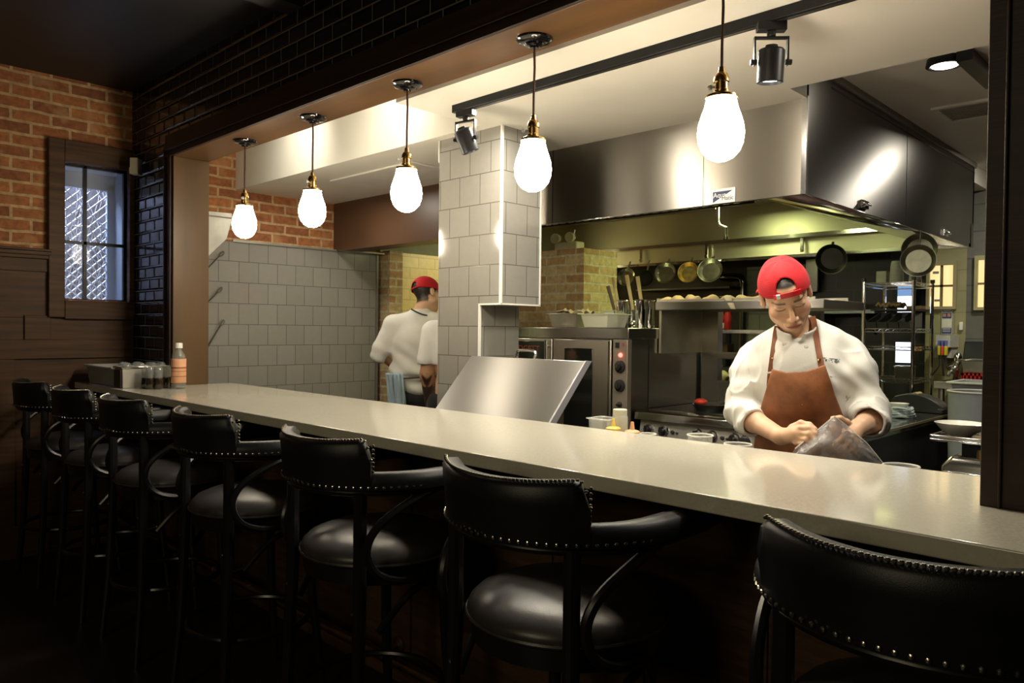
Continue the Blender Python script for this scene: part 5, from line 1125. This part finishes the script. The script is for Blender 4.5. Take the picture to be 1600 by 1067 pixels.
# his left hand (image right): palm down, thumb over the bag mouth, fingers folded below it
fd.cap(WRR,(.176,-.212,1.126),.0265,.027,.012); fd.ell((.174,-.214,1.124),(.027,.034,.022),.012,rotm(math.radians(12),math.radians(25),math.radians(18)))
finger(fd,[(.172,-.196,1.142),(.158,-.220,1.158),(.138,-.234,1.171),(.117,-.238,1.170)],.0125,.0078)
finger(fd,[(.162,-.236,1.128),(.147,-.262,1.118),(.132,-.270,1.102),(.122,-.266,1.090)],.0098,.0074)
finger(fd,[(.174,-.244,1.120),(.163,-.270,1.104),(.149,-.275,1.086),(.138,-.268,1.076)],.0100,.0074)
finger(fd,[(.185,-.242,1.112),(.178,-.266,1.093),(.166,-.270,1.076),(.154,-.262,1.068)],.0096,.0072)
finger(fd,[(.193,-.232,1.106),(.190,-.252,1.088),(.180,-.256,1.072),(.170,-.250,1.064)],.0084,.0066)
V, Fc = fd.mesh(); tone = head_tone(V, HC, HR)
body = field_obj('body', V, Fc, m_skin, ck, colors=tone)
# trousers and shoes carry the figure down to the floor
lg = Field((-.20,-.12,.0),(.26,.24,1.0),.008)
for sx in (-1,1):
    x = .022+sx*.09; lg.cap((x,.06,.92),(x,.05,.50),.098,.070,.04); lg.cap((x,.05,.50),(x,.07,.07),.070,.058,.03)
lg.ell((.022,.06,.93),(.165,.118,.09),.05)
V, Fc = lg.mesh(); field_obj('trousers', V, Fc, cloth('black_trousers',(.015,.015,.017)), ck)
for sx in (-1,1): obj('shoe', MB().ell((.022+sx*.09,.02,.045),(.046,.13,.045),16,10), m_blkp, ck, local=True)
# coat
ct = Field((-.29,-.20,.80),(.37,.27,1.58),.0035)
ct.ell((.020,.040,1.27),(.168,.122,.185),.05); ct.ell((.022,.045,1.06),(.160,.122,.19),.06); ct.ell((.022,.05,.90),(.172,.128,.10),.06)
ct.cap(SHL,(.0,.055,1.40),.054,.058,.04); ct.cap(SHR,(.03,.055,1.42),.054,.058,.04); ct.cap((-.09,.05,1.375),(.012,.06,1.43),.050,.058,.03); ct.cap((.12,.05,1.405),(.012,.06,1.44),.050,.058,.03)
torso_only = ct.D.copy()
def sleeve(sh, el, cu, r0, r1, r2):
    ct.cap(sh, el, r0, r1, .035); ct.cap(el, cu, r1, r2, .02)
CUL, CUR = np.array((-.128,-.082,1.128)), np.array((.236,-.072,1.150))
sleeve(SHL, np.array(ELL)+(.004,.0,.012), CUL, .053,.055,.050); sleeve(SHR, np.array(ELR)+(-.006,0,.012), CUR, .055,.058,.054)
ct.ell((-.148,.03,1.27),(.054,.055,.075),.04); ct.ell((.200,.04,1.29),(.058,.058,.08),.04)
X, Y, Z = np.meshgrid(*ct.ax, indexing='ij', sparse=True)
armw = np.clip((np.maximum(-.085-X, X-.115))/.06,0,1); 
def arm_folds(a, b, seed, amp, n=26.):
    a, b = np.array(a), np.array(b); d = (b-a)/np.linalg.norm(b-a)
    t = (X-a[0])*d[0]+(Y-a[1])*d[1]+(Z-a[2])*d[2]
    return amp*np.sin(t*n*2*math.pi/2+3.5*noise3(X,Y,Z,seed,5,8,20)+(X*9-Y*14))
fold = .0055*noise3(X,Y,Z,4,8,14,36)*1.3
w_l = np.clip((-.09-X)/.05,0,1); w_r = np.clip((X-.13)/.05,0,1)
ct.D += (fold*(.45+.55*np.maximum(w_l,w_r)) + w_l*arm_folds(SHL,ELL,11,.0045,20)*np.clip((1.33-Z)/.06,0,1) + w_r*arm_folds(SHR,ELR,15,.0050,18)*np.clip((1.36-Z)/.07,0,1)).astype(np.float32)
# diagonal drag lines from the shoulders to the chest
ct.D += (.0022*np.sin((X*.9+Z*1.0)*95+2*noise3(X,Y,Z,22,4,8,16))*np.clip((X-.06)/.05,0,1)*np.clip((1.42-Z)/.08,0,1)*np.clip((Z-1.22)/.06,0,1)*(Y < .05)).astype(np.float32)
rdg = lambda sd,f0,f1: (1-np.abs(np.clip(noise3(X,Y,Z,sd,3,f0,f1)*1.4,-1,1)))**5
ct.D -= ((.0075*rdg(61,22,44)+.005*rdg(62,40,70))*(.25+.75*np.maximum(w_l,w_r))*np.clip((1.44-Z)/.1,0,1)).astype(np.float32)
# open cuffs
for cu, el, r in ((CUL,ELL,.043),(CUR,ELR,.047)):
    wr = np.array(WRL if cu is CUL else WRR); d = (wr-cu); d /= np.linalg.norm(d)
    cut = lambda X,Y,Z,cu=cu,d=d: -((X-cu[0]-d[0]*.012)*d[0]+(Y-cu[1]-d[1]*.012)*d[1]+(Z-cu[2]-d[2]*.012)*d[2])
    sl, x_, y_, z_ = ct.region(cu-.075, cu+.075, 0)
    B = cut(x_,y_,z_); dist = np.sqrt((x_-cu[0])**2+(y_-cu[1])**2+(z_-cu[2])**2)
    ct.D[sl] = np.where(dist < .085, np.maximum(ct.D[sl], -B), ct.D[sl])
    ct.cap(cu-d*.03, cu+d*.06, r-.006, r+.002, .004, 'sub')
# stand collar around the neck
cc = np.array((.010,.014,1.441)); RC = rotm(math.radians(27),math.radians(-3),0)
def collar(X,Y,Z):
    x,y,z = X-cc[0],Y-cc[1],Z-cc[2]; x,y,z = RC[0,0]*x+RC[1,0]*y+RC[2,0]*z, RC[0,1]*x+RC[1,1]*y+RC[2,1]*z, RC[0,2]*x+RC[1,2]*y+RC[2,2]*z
    rr = np.sqrt((x/.92)**2+y**2); gap = np.clip((-.055-y)/.02,0,1)*np.clip(.022-np.abs(x-.0),0,1)*.9
    return np.maximum(np.abs(rr-.068-.10*z)-.0045, np.abs(z+.004)-.026)+gap
ct.put(collar, cc-.11, cc+.11, .012)
ct.cap((.010,.02,1.44),(-.015,-.03,1.56),.056,.060,.006,'sub')
V, Fc = ct.mesh(); coat = field_obj('chef_coat', V, Fc, m_coat, ck)
# coat front: covered buttons, pocket slit, embroidery
def on_coat(x, z, lift=.001):
    y = ct.front(x, z); return (x, (y if y is not None else -.1)-lift, z)
q = MB()
for (x,z) in ((-.030,1.395),(.040,1.388)): p = on_coat(x,z,.0005); q.lathe([(0,0),(.007,0),(.006,.003),(0,.004)], p, 12, (0,-1,.2))
obj('coat_buttons', q, m_coat, coat, local=True)
m_thr = mat('black_thread',(.03,.03,.035),.7)
def strip(pts, hw, th=.0012, up=(0,0,1)):
    vs = []; up = Vector(up)
    for p in pts: vs += [Vector(p)-up*hw, Vector(p)+up*hw]
    q = MB(); n = len(pts)
    back = [v+Vector((0,th*3,0)) for v in vs]; q.add(vs+back, [f for i in range(n-1) for f in ((2*i,2*i+2,2*i+3,2*i+1),(2*n+2*i,2*n+2*i+1,2*n+2*i+3,2*n+2*i+2),(2*i,2*n+2*i,2*n+2*i+2,2*i+2),(2*i+1,2*i+3,2*n+2*i+3,2*n+2*i+1))]); return q
e1 = strip([on_coat(.088+.058*i/12, 1.352-.006*i/12, .0016) for i in range(13)], .0007); e2 = strip([on_coat(.088+.058*i/12, 1.342-.006*i/12, .0016) for i in range(13)], .0007)
e1.add(e2.v, e2.f)
rnd = random.Random(4); x = .092
while x < .143:
    w_ = rnd.uniform(.0012,.003); s_ = strip([on_coat(x,1.3465-.006*(x-.088)/.058,.0016), on_coat(x+w_,1.3465-.006*(x-.088)/.058,.0016)], rnd.uniform(.0012,.0024)); e1.add(s_.v, s_.f); x += w_+.0016
obj('embroidery', e1, m_thr, coat, local=True, smooth=0)
obj('pocket_hem', strip([on_coat(.108+.052*i/10, 1.293-.004*math.sin(i*.3), .0018) for i in range(11)], .0012), m_coat, coat, local=True, smooth=0)
# apron: a shell over the coat front inside the bib outline
ap = Field((-.17,-.21,.60),(.24,.06,1.36),.0035)
ap = Field((-.17,-.22,.60),(.24,.06,1.36),.0035)
ap.ell((.020,.040,1.27),(.168,.122,.185),.05); ap.ell((.022,.045,1.06),(.162,.126,.19),.06); ap.ell((.022,.05,.88),(.178,.134,.14),.06); ap.ell((.022,.05,.70),(.18,.13,.16),.08); ap.ell((.02,-.01,1.26),(.11,.095,.11),.05)
sub = ap.D.copy()
BIB = [(-.066,1.312),(-.02,1.303),(.04,1.308),(.098,1.330),(.112,1.29),(.130,1.235),(.158,1.163),(.188,1.08),(.195,.60),(-.130,.60),(-.124,1.04),(-.112,1.13),(-.096,1.20),(-.080,1.26)]
def poly_sd(px, pz, P):
    d = np.full(np.broadcast(px,pz).shape, 9., np.float32); ins = np.zeros(d.shape, bool); n = len(P)
    for i in range(n):
        (ax_,az),(bx_,bz) = P[i], P[(i+1)%n]; ex, ez = bx_-ax_, bz-az
        t = np.clip(((px-ax_)*ex+(pz-az)*ez)/(ex*ex+ez*ez),0,1); d = np.minimum(d, np.hypot(px-ax_-t*ex, pz-az-t*ez))
        c_ = ((az > pz) != (bz > pz)) & (px < ex*(pz-az)/(ez if abs(ez) > 1e-9 else 1e-9)+ax_); ins ^= c_
    return np.where(ins, -d, d)
X2, Z2 = np.meshgrid(ap.ax[0], ap.ax[2], indexing='ij'); pd = poly_sd(X2, Z2, BIB)[:,None,:]
X, Y, Z = np.meshgrid(*ap.ax, indexing='ij', sparse=True)
wav = .004*np.sin((X*1.2+Z*.8)*30+2*noise3(X,Y,Z,31,4,6,14))+.003*noise3(X,Y,Z,33,5,16,30)
ap.D = np.maximum(np.maximum(np.abs(sub-.0115+wav)-.0035, pd+.0), Y-.03).astype(np.float32)
V, Fc = ap.mesh(); apo = field_obj('apron', V, Fc, m_apron, ck)
def on_front(x, z, lift):
    y = ct.front(x, z); return np.array((x, (y if y is not None else -.1)-lift, z))
def strap_run(name, P2, hw):
    pts = [on_front(x,z,.005) for x,z in P2]
    for _ in range(2):
        for i in range(1,len(pts)-1): pts[i] = pts[i]*.5+(pts[i-1]+pts[i+1])*.25 if False else pts[i]
    R_ = []
    for i,p in enumerate(pts):
        t = pts[min(i+1,len(pts)-1)]-pts[max(i-1,0)]; t /= np.linalg.norm(t); sd = np.cross(t,(0,-1,0)); sd /= np.linalg.norm(sd); nn = np.cross(sd,t)
        R_.append([Vector(p+sd*hw+nn*.0018),Vector(p-sd*hw+nn*.0018),Vector(p-sd*hw-nn*.0018),Vector(p+sd*hw-nn*.0018)])
    return obj(name, MB().rings(R_), m_strap, apo, local=True, smooth=30)
strap_run('neck_strap', [(-.074,1.250),(-.073,1.28),(-.070,1.31),(-.067,1.34),(-.064,1.37),(-.061,1.40),(-.058,1.43),(-.053,1.455)], .0095)
strap_run('neck_strap', [(.088,1.322),(.084,1.345),(.078,1.38),(.073,1.41),(.069,1.44),(.064,1.47),(.060,1.49)], .0095)
for (x,z,r) in ((.081,1.345,.0058),(-.066,1.345,.004),(.071,1.435,.004)):
    p = on_front(x,z,.0085); obj('brass_stud', MB().lathe([(0,0),(r,0),(r*.8,.003),(0,.004)], tuple(p), 14, (0,-1,.15)), m_brass, apo, local=True)
for (x,z) in ((.087,1.318),(-.072,1.298)):
    p = on_front(x,z,.0160); obj('strap_slot', MB().obox(p,(.011,.002,.0028),(0,math.radians(-8),0)), m_coat, apo, local=True, bevel=.001)
p = ap.front(.03,1.20); obj('rivet', MB().lathe([(0,0),(.003,0),(.002,.002),(0,.0025)], (.03,p,1.20), 10, (0,-1,0)), m_brass, apo, local=True)
# cap, worn backwards
cp = Field((-.20,-.20,1.42),(.14,.20,1.74),.0028)
X, Y, Z = np.meshgrid(*cp.ax, indexing='ij', sparse=True); x, y, z = [HR[0,i]*(X-HC[0])+HR[1,i]*(Y-HC[1])+HR[2,i]*(Z-HC[2]) for i in range(3)]
def ed(cx,cy,cz_,rx,ry,rz):
    k0 = np.sqrt(((x-cx)/rx)**2+((y-cy)/ry)**2+((z-cz_)/rz)**2)+1e-6; k1 = np.sqrt(((x-cx)/rx**2)**2+((y-cy)/ry**2)**2+((z-cz_)/rz**2)**2)+1e-6; return k0*(k0-1)/k1
sh = ed(0,.010,.030,.0845,.108,.103)+.0012*np.cos(np.arctan2(x,y+.0)*6)*np.clip((z-.02)/.1,0,1)
low = .043+.10*np.clip(-y-.02,0,1)*0-.02*np.clip((y+.02)/.1,0,1)+.004*np.abs(x)/.08 - (.020*(np.abs(x)/.085)**2)
shell = np.maximum(np.maximum(sh, -(sh+.0055)), low-z)
arch = np.maximum(np.sqrt((x/.031)**2+((z-.066)/.034)**2)-1, (.0625-z)/.03)*.03
cp.D = np.where(y < -.02, np.maximum(shell, -arch), shell).astype(np.float32)
V, Fc = cp.mesh(); cpo = field_obj('cap', V, Fc, m_red, ck)
HM = Matrix([list(r) for r in HR]).to_4x4(); HM.translation = Vector(HC)
def hp(p): return HM @ Vector(p)
R_ = []
for i in range(19):
    a = math.radians(-90+(-30+60*i/18)); u = (a+math.pi/2); xx, yy = .0870*math.cos(a), .010+.1105*math.sin(a); zz = .0525-.020*(xx/.085)**2; k = .975
    R_.append([hp((xx*f,.010+(yy-.010)*f,zz+d)) for f,d in ((1.02,-.008),(1.0,.009),(.97,.009),(.985,-.008))])
obj('adjuster_strap', MB().rings(R_), m_redp, cpo, local=True)
b_ = hp((-.030,-.098,.0535)); obj('strap_tag', MB().obox(b_,(.006,.003,.0075),HR.tolist() and Matrix([list(r) for r in HR])), m_white, cpo, local=True)
R_ = []
for i in range(13):
    a = math.radians(30+120*i/12); R_.append([hp((.080*math.cos(a)*f,.02+.095*math.sin(a)*f+.0,zz)) for f,zz in ((.98,.012),(1.62-.35*abs(math.cos(a)),-.008),(1.62-.35*abs(math.cos(a)),-.013),(.98,.006))])
obj('brim', MB().rings(R_), m_redp, cpo, local=True)
# ---------------------------------------------------------------- clear bag in his hands
CKM = Matrix.Translation(Vector(CK)) @ Matrix.Rotation(CR,4,'Z')
m_bag = N('clear_bag_film'); _q = m_bag; _n = _q.noise(24, detail=5)
_d = _q.n('BsdfDiffuse'); _d.inputs[0].default_value = (.93,.91,.90,1); _t = _q.n('BsdfTranslucent'); _t.inputs[0].default_value = (.93,.91,.90,1)
_m1 = _q.n('MixShader'); _m1.inputs[0].default_value = .55; _q.l(_d.outputs[0], _m1.inputs[1]); _q.l(_t.outputs[0], _m1.inputs[2])
_tr = _q.n('BsdfTransparent'); _m2 = _q.n('MixShader'); _q.l(_q.ramp(_n,[(.35,(.15,)*3),(.7,(.36,)*3)]), _m2.inputs[0]); _q.l(_tr.outputs[0], _m2.inputs[1]); _q.l(_m1.outputs[0], _m2.inputs[2])
_g = _q.n('BsdfGlossy'); _g.inputs['Roughness'].default_value = .14; _fr = _q.n('Fresnel'); _fr.inputs[0].default_value = 1.5
_bp = _q.n('Bump'); _bp.inputs['Strength'].default_value = .45; _bp.inputs['Distance'].default_value = .02; _q.l(_q.noise(16,detail=5,rough=.6), _bp.inputs['Height']); _q.l(_bp.outputs[0], _g.inputs['Normal']); _q.l(_bp.outputs[0], _fr.inputs['Normal'])
_m3 = _q.n('MixShader'); _q.l(_fr.outputs[0], _m3.inputs[0]); _q.l(_m2.outputs[0], _m3.inputs[1]); _q.l(_g.outputs[0], _m3.inputs[2]); _q.l(_m3.outputs[0], _q.out.inputs['Surface']); m_bag = m_bag.m
bg = thing('plastic_bag', 'clear plastic bag held open in the cook\'s hands above the bar', 'plastic bag', CK, CR)
rnd = random.Random(12); TL, TR_, BL, BR = Vector((.066,-.272,1.132)), Vector((.122,-.246,1.176)), Vector((-.035,-.268,1.008)), Vector((.285,-.238,1.010))
for sgn, nm in ((-1,'front_film'),(1,'back_film')):
    P = []
    nu, nv = 22, 18
    for j in range(nv):
        v = j/(nv-1); row = []
        for i in range(nu):
            u = i/(nu-1)
            top = Vector((.020,-.276,1.085)).lerp(TR_, u) if u < 1 else TR_
            top = Vector((.010,-.276,1.075)).lerp(Vector((.122,-.250,1.178)), min(1,u/.62)) if u < .62 else Vector((.122,-.250,1.178)).lerp(Vector((.215,-.245,1.100)), (u-.62)/.38)
            bot = BL.lerp(BR, u); p = top.lerp(bot, v)
            bulge = .026*math.sin(math.pi*u)*math.sin(math.pi*min(1,v*.9+.05))
            if sgn < 0: p.y -= .034*min(1,3.*u*(1-u)*4/3)*min(1,v*3)
            p.y += sgn*bulge*.8 + .004*math.sin(11*u+7*v+sgn)+.0035*math.sin(23*u-15*v) - .004
            row.append(tuple(p))
        P.append(row)
    obj(nm, MB().grid(P), m_bag, bg, local=True, smooth=80)
obj('bag_lip', MB().tube([Vector((.010,-.277,1.075)),Vector((.066,-.266,1.127)),Vector((.122,-.252,1.179))], .0022, 6).tube([Vector((.122,-.252,1.179)),Vector((.170,-.252,1.140)),Vector((.215,-.247,1.100)),Vector((.285,-.240,1.010))], .0016, 6), m_frost2, bg, local=True)
# ---------------------------------------------------------------- cook with his back turned, at the left
def seat_at(px, d):
    p = at(px, 513, 1, 10.); r = (p-Vector((0,0,CZ))); r = r/(r.dot(AF))*d; v = Vector((r.x,r.y,0)).normalized()
    return (r.x,r.y,0), math.atan2(-v.x, v.y)
P2, R2 = seat_at(640, 5.2)
c2 = thing('person', 'cook seen from behind in a red cap and white coat, blue towel at his waist', 'person', P2, R2)
H2 = (.118,.01,1.668); HR2 = rotm(0,math.radians(6),0) @ rotm(math.radians(-14),0,math.radians(128)) 
HR2 = rotm(math.radians(-16),0,0) @ rotm(0,math.radians(4),math.radians(125))
f2 = Field((-.32,-.30,.72),(.46,.42,1.82),.005)
f2.ell((.04,.0,1.32),(.155,.10,.20),.05); f2.ell((.04,.0,1.06),(.14,.10,.16),.05)
f2.cap((-.11,.0,1.46),(.05,.0,1.50),.05,.055,.04); f2.cap((.19,.0,1.47),(.06,0,1.50),.05,.055,.04)
head(f2, H2, HR2, np.array((.065,.0,1.50)))
f2.cap((-.11,.0,1.46),(-.20,.02,1.26),.046,.040,.02); f2.cap((-.20,.02,1.26),(-.10,.22,1.16),.038,.027,.02); f2.ell((-.08,.26,1.15),(.03,.045,.02),.015)
for k in range(4): f2.cap((-.10+.016*k,.285,1.15),(-.085+.016*k,.345,1.135),.0085,.007,.008)
f2.cap((-.06,.26,1.16),(-.04,.30,1.175),.010,.008,.008)
f2.cap((.19,.0,1.47),(.34,.10,1.38),.046,.040,.02); f2.cap((.34,.10,1.38),(.40,.30,1.30),.036,.027,.02); f2.ell((.41,.34,1.29),(.03,.045,.02),.015)
for k in range(4): f2.cap((.39+.015*k,.36,1.29),(.395+.014*k,.405,1.275),.0085,.007,.008)
for sx in (-1,1): f2.cap((.04+sx*.08,.0,.95),(.04+sx*.085,.0,.74),.08,.07,.04)
V, Fc = f2.mesh(); field_obj('body', V, Fc, m_skin, c2, colors=head_tone(V, H2, HR2, .05))
l2 = Field((-.18,-.16,.0),(.26,.18,1.08),.008)
for sx in (-1,1): l2.cap((.04+sx*.085,0,.95),(.04+sx*.09,.0,.06),.098,.058,.04)
l2.ell((.04,0,.96),(.155,.115,.10),.05); V, Fc = l2.mesh(); field_obj('trousers', V, Fc, cloth('black_cook_trousers',(.012,.012,.014)), c2)
for sx in (-1,1): obj('shoe', MB().ell((.04+sx*.09,.06,.045),(.046,.13,.045),14,8), m_blkp, c2, local=True)
k2 = Field((-.33,-.18,.93),(.44,.22,1.60),.005)
k2.ell((.04,.0,1.33),(.172,.125,.19),.05); k2.ell((.03,.0,1.14),(.165,.128,.12),.06); k2.ell((.045,-.01,1.03),(.125,.12,.085),.03)
k2.cap((-.11,.0,1.465),(.06,.0,1.505),.062,.06,.05); k2.cap((.19,.0,1.475),(.07,0,1.505),.062,.06,.05)
k2.cap((-.11,.0,1.455),(-.195,.01,1.285),.066,.062,.03); k2.cap((-.195,.01,1.285),(-.205,.02,1.255),.062,.060,.02); k2.cap((.19,.0,1.465),(.33,.09,1.385),.066,.058,.03)
X, Y, Z = np.meshgrid(*k2.ax, indexing='ij', sparse=True)
k2.D += (.008*noise3(X,Y,Z,41,8,12,30)+.005*np.sin((X*.6+Z)*52+2.5*noise3(X,Y,Z,44,4,6,14))*np.clip((1.36-Z)/.1,0,1)+.012*np.exp(-((Z-1.105)/.016)**2)).astype(np.float32)
k2.cap((-.20,.02,1.25),(-.16,.11,1.20),.047,.047,.005,'sub')
def col2(X,Y,Z):
    rr = np.sqrt((X-.075)**2+(Y-.0)**2); return np.maximum(np.abs(rr-.066)-.005, np.abs(Z-1.545-.12*(X-.075))-.022)
k2.put(col2,(-.02,-.1,1.50),(.17,.1,1.60),.012)
V, Fc = k2.mesh(); kc = field_obj('chef_coat', V, Fc, m_coat, c2)
q = MB().tube([(.01,-.072,1.565),(.045,-.085,1.545),(.085,-.083,1.53),(.115,-.066,1.525)], .010, 6, flat=.5); obj('neck_band', q, cloth('dark_green_band',(.02,.035,.025)), c2, local=True)
q = MB().tube([(.04+.172*math.cos(math.radians(a)),.0+.135*math.sin(math.radians(a)),1.103+.012*math.cos(math.radians(a))) for a in range(0,360,15)], .012, 6, closed=True, flat=.45)
a2 = obj('apron_belt', q, mat('dark_brown_belt',(.04,.02,.012),.5), c2, local=True); obj('belt_stud', MB().lathe([(0,0),(.006,0),(0,.004)],(.128,-.122,1.108),10,(.4,-1,0)), m_brass, a2, local=True)
P = []
for j in range(14):
    z = 1.10-.42*j/13; P.append([(.04+(.180+.015*j/13)*math.cos(t), (.142+.02*j/13)*math.sin(t), z) for t in [math.radians(a) for a in np.linspace(-50-8*j/13,70,16)]])
obj('apron', MB().grid(P), m_apron, c2, local=True, solid=.004, smooth=60)
q = MB()
for s0 in (0,1):
    P = []
    for j in range(16):
        v = j/15; z = 1.135-(.22+.05*s0)*v; x0 = -.155+.052*s0+.02*v*(1-s0)+.02*s0*v; P.append([(x0+.060*i/7*(1+.15*v), -.150-.012*math.sin(i*1.9+s0+2*v)-.012*v-.012*s0+ .018*abs(i-3.5)/3.5, z+.01*math.sin(i*.8)*v) for i in range(8)])
    q.grid(P)
obj('towel', q, cloth('pale_blue_towel',(.36,.46,.54),.9,160,.15,.35), c2, local=True, solid=.008, smooth=60)
def simple_cap(C, R, par, mt, mtp, h=.004):
    g = Field(np.array(C)-.17, np.array(C)+.17, h); X, Y, Z = np.meshgrid(*g.ax, indexing='ij', sparse=True)
    x, y, z = [R[0,i]*(X-C[0])+R[1,i]*(Y-C[1])+R[2,i]*(Z-C[2]) for i in range(3)]
    def e_(rx,ry,rz):
        k0 = np.sqrt((x/rx)**2+((y-.01)/ry)**2+((z-.03)/rz)**2)+1e-6; k1 = np.sqrt((x/rx**2)**2+((y-.01)/ry**2)**2+((z-.03)/rz**2)**2)+1e-6; return k0*(k0-1)/k1
    s_ = e_(.085,.109,.100); sh = np.maximum(np.maximum(s_, -(s_+.006)), .018-z+.012*(np.abs(x)/.08)**2*0)
    ar = np.maximum(np.sqrt((x/.030)**2+((z-.035)/.036)**2)-1, (.028-z)/.03)*.03
    g.D = np.where(y > .04, np.maximum(sh, -ar), sh).astype(np.float32); V, Fc = g.mesh(); o = field_obj('cap', V, Fc, mt, par)
    M_ = Matrix([list(r) for r in R]); R_ = []
    for i in range(13):
        a = math.radians(-150+120*i/12); R_.append([Vector(C)+M_ @ Vector((.080*math.cos(a)*f,.01+.098*math.sin(a)*f,zz)) for f,zz in ((.97,.032),(1.65-.35*abs(math.cos(a)),.012),(1.65-.35*abs(math.cos(a)),.007),(.97,.025))])
    obj('brim', MB().rings(R_), mtp, o, local=True); return o
simple_cap(H2, HR2, c2, m_red, m_redp)
# ---------------------------------------------------------------- tattooed person half hidden behind the tiled column
P3, R3 = seat_at(713, 4.85)
c3 = thing('person', 'person in a white T-shirt with a dark tattooed forearm, mostly hidden behind the tiled column', 'person', P3, R3)
SK3 = np.array((.50,.27,.16)); H3 = (.0,.0,1.63); HR3 = rotm(math.radians(10),0,math.radians(170))
f3 = Field((-.30,-.2,.72),(.30,.26,1.78),.006)
f3.ell((0,.0,1.28),(.155,.10,.20),.05); f3.ell((0,.0,1.02),(.145,.10,.18),.05); f3.cap((-.14,0,1.41),(0,0,1.45),.05,.055,.04); f3.cap((.14,0,1.41),(0,0,1.45),.05,.055,.04)
head(f3, H3, HR3, np.array((0,.0,1.44)))
for s in (-1,1):
    f3.cap((s*.16,0,1.40),(s*.185,-.01,1.14),.05,.044,.02); f3.cap((s*.185,-.01,1.14),(s*.165,.06,.93),.043,.030,.02); f3.ell((s*.16,.08,.87),(.022,.03,.05),.015)
    for k in range(4): f3.cap((s*.16-.018+.012*k,.09,.84),(s*.155-.018+.012*k,.10,.775),.0085,.007,.006)
    f3.cap((s*.14,.09,.88),(s*.13,.115,.84),.010,.008,.008); f3.cap((s*.08,0,.95),(s*.085,0,.74),.08,.07,.04)
V, Fc = f3.mesh(); t3 = head_tone(V, H3, HR3, .05); 
arm = (np.abs(V[:,0]) > .13) & (V[:,2] < 1.24); ink = np.clip((np.sin(V[:,2]*85+3*np.sin(V[:,0]*60))+np.sin(V[:,1]*90+V[:,2]*40)+.35+2.2*np.clip((1.07-V[:,2])/.03,0,1)+.5*noise3(V[:,0],V[:,1],V[:,2],77,5,60,110))*1.2,0,1)*np.clip((1.16-V[:,2])/.03,0,1)
t3[arm] = SK3; t3[arm] = t3[arm]*(1-.9*ink[arm,None])+np.array((.025,.02,.02))*.9*ink[arm,None]
field_obj('body', V, Fc, m_skin, c3, colors=t3)
k3 = Field((-.30,-.2,.86),(.30,.2,1.56),.006)
k3.ell((0,.0,1.29),(.172,.12,.19),.05); k3.ell((0,.0,1.04),(.165,.12,.16),.05); k3.cap((-.14,0,1.42),(0,0,1.455),.062,.06,.05); k3.cap((.14,0,1.42),(0,0,1.455),.062,.06,.05)
for s in (-1,1): k3.cap((s*.155,0,1.41),(s*.190,-.01,1.235),.068,.062,.03)
X, Y, Z = np.meshgrid(*k3.ax, indexing='ij', sparse=True); k3.D += (.006*noise3(X,Y,Z,51,7,12,30)).astype(np.float32)
for s in (-1,1):
    k3.cap((s*.188,-.01,1.23),(s*.185,-.01,1.10),.049,.049,.004,'sub')
    X_, Z_ = X, Z; k3.D = np.where((s*X_ > .12), np.maximum(k3.D, 1.205-Z_), k3.D).astype(np.float32)
k3.cap((0,-.01,1.47),(0,.0,1.6),.066,.07,.005,'sub')
V, Fc = k3.mesh(); field_obj('t_shirt', V, Fc, cloth('white_cotton_jersey',(.80,.79,.76)), c3)
l3 = Field((-.22,-.16,.0),(.22,.18,1.05),.009)
for s in (-1,1): l3.cap((s*.085,0,.95),(s*.09,.0,.06),.098,.058,.04)
l3.ell((0,0,.93),(.16,.118,.10),.05); V, Fc = l3.mesh(); field_obj('trousers', V, Fc, cloth('dark_trousers',(.012,.012,.014)), c3)
for sx in (-1,1): obj('shoe', MB().ell((sx*.09,.05,.045),(.046,.13,.045),14,8), m_blkp, c3, local=True)
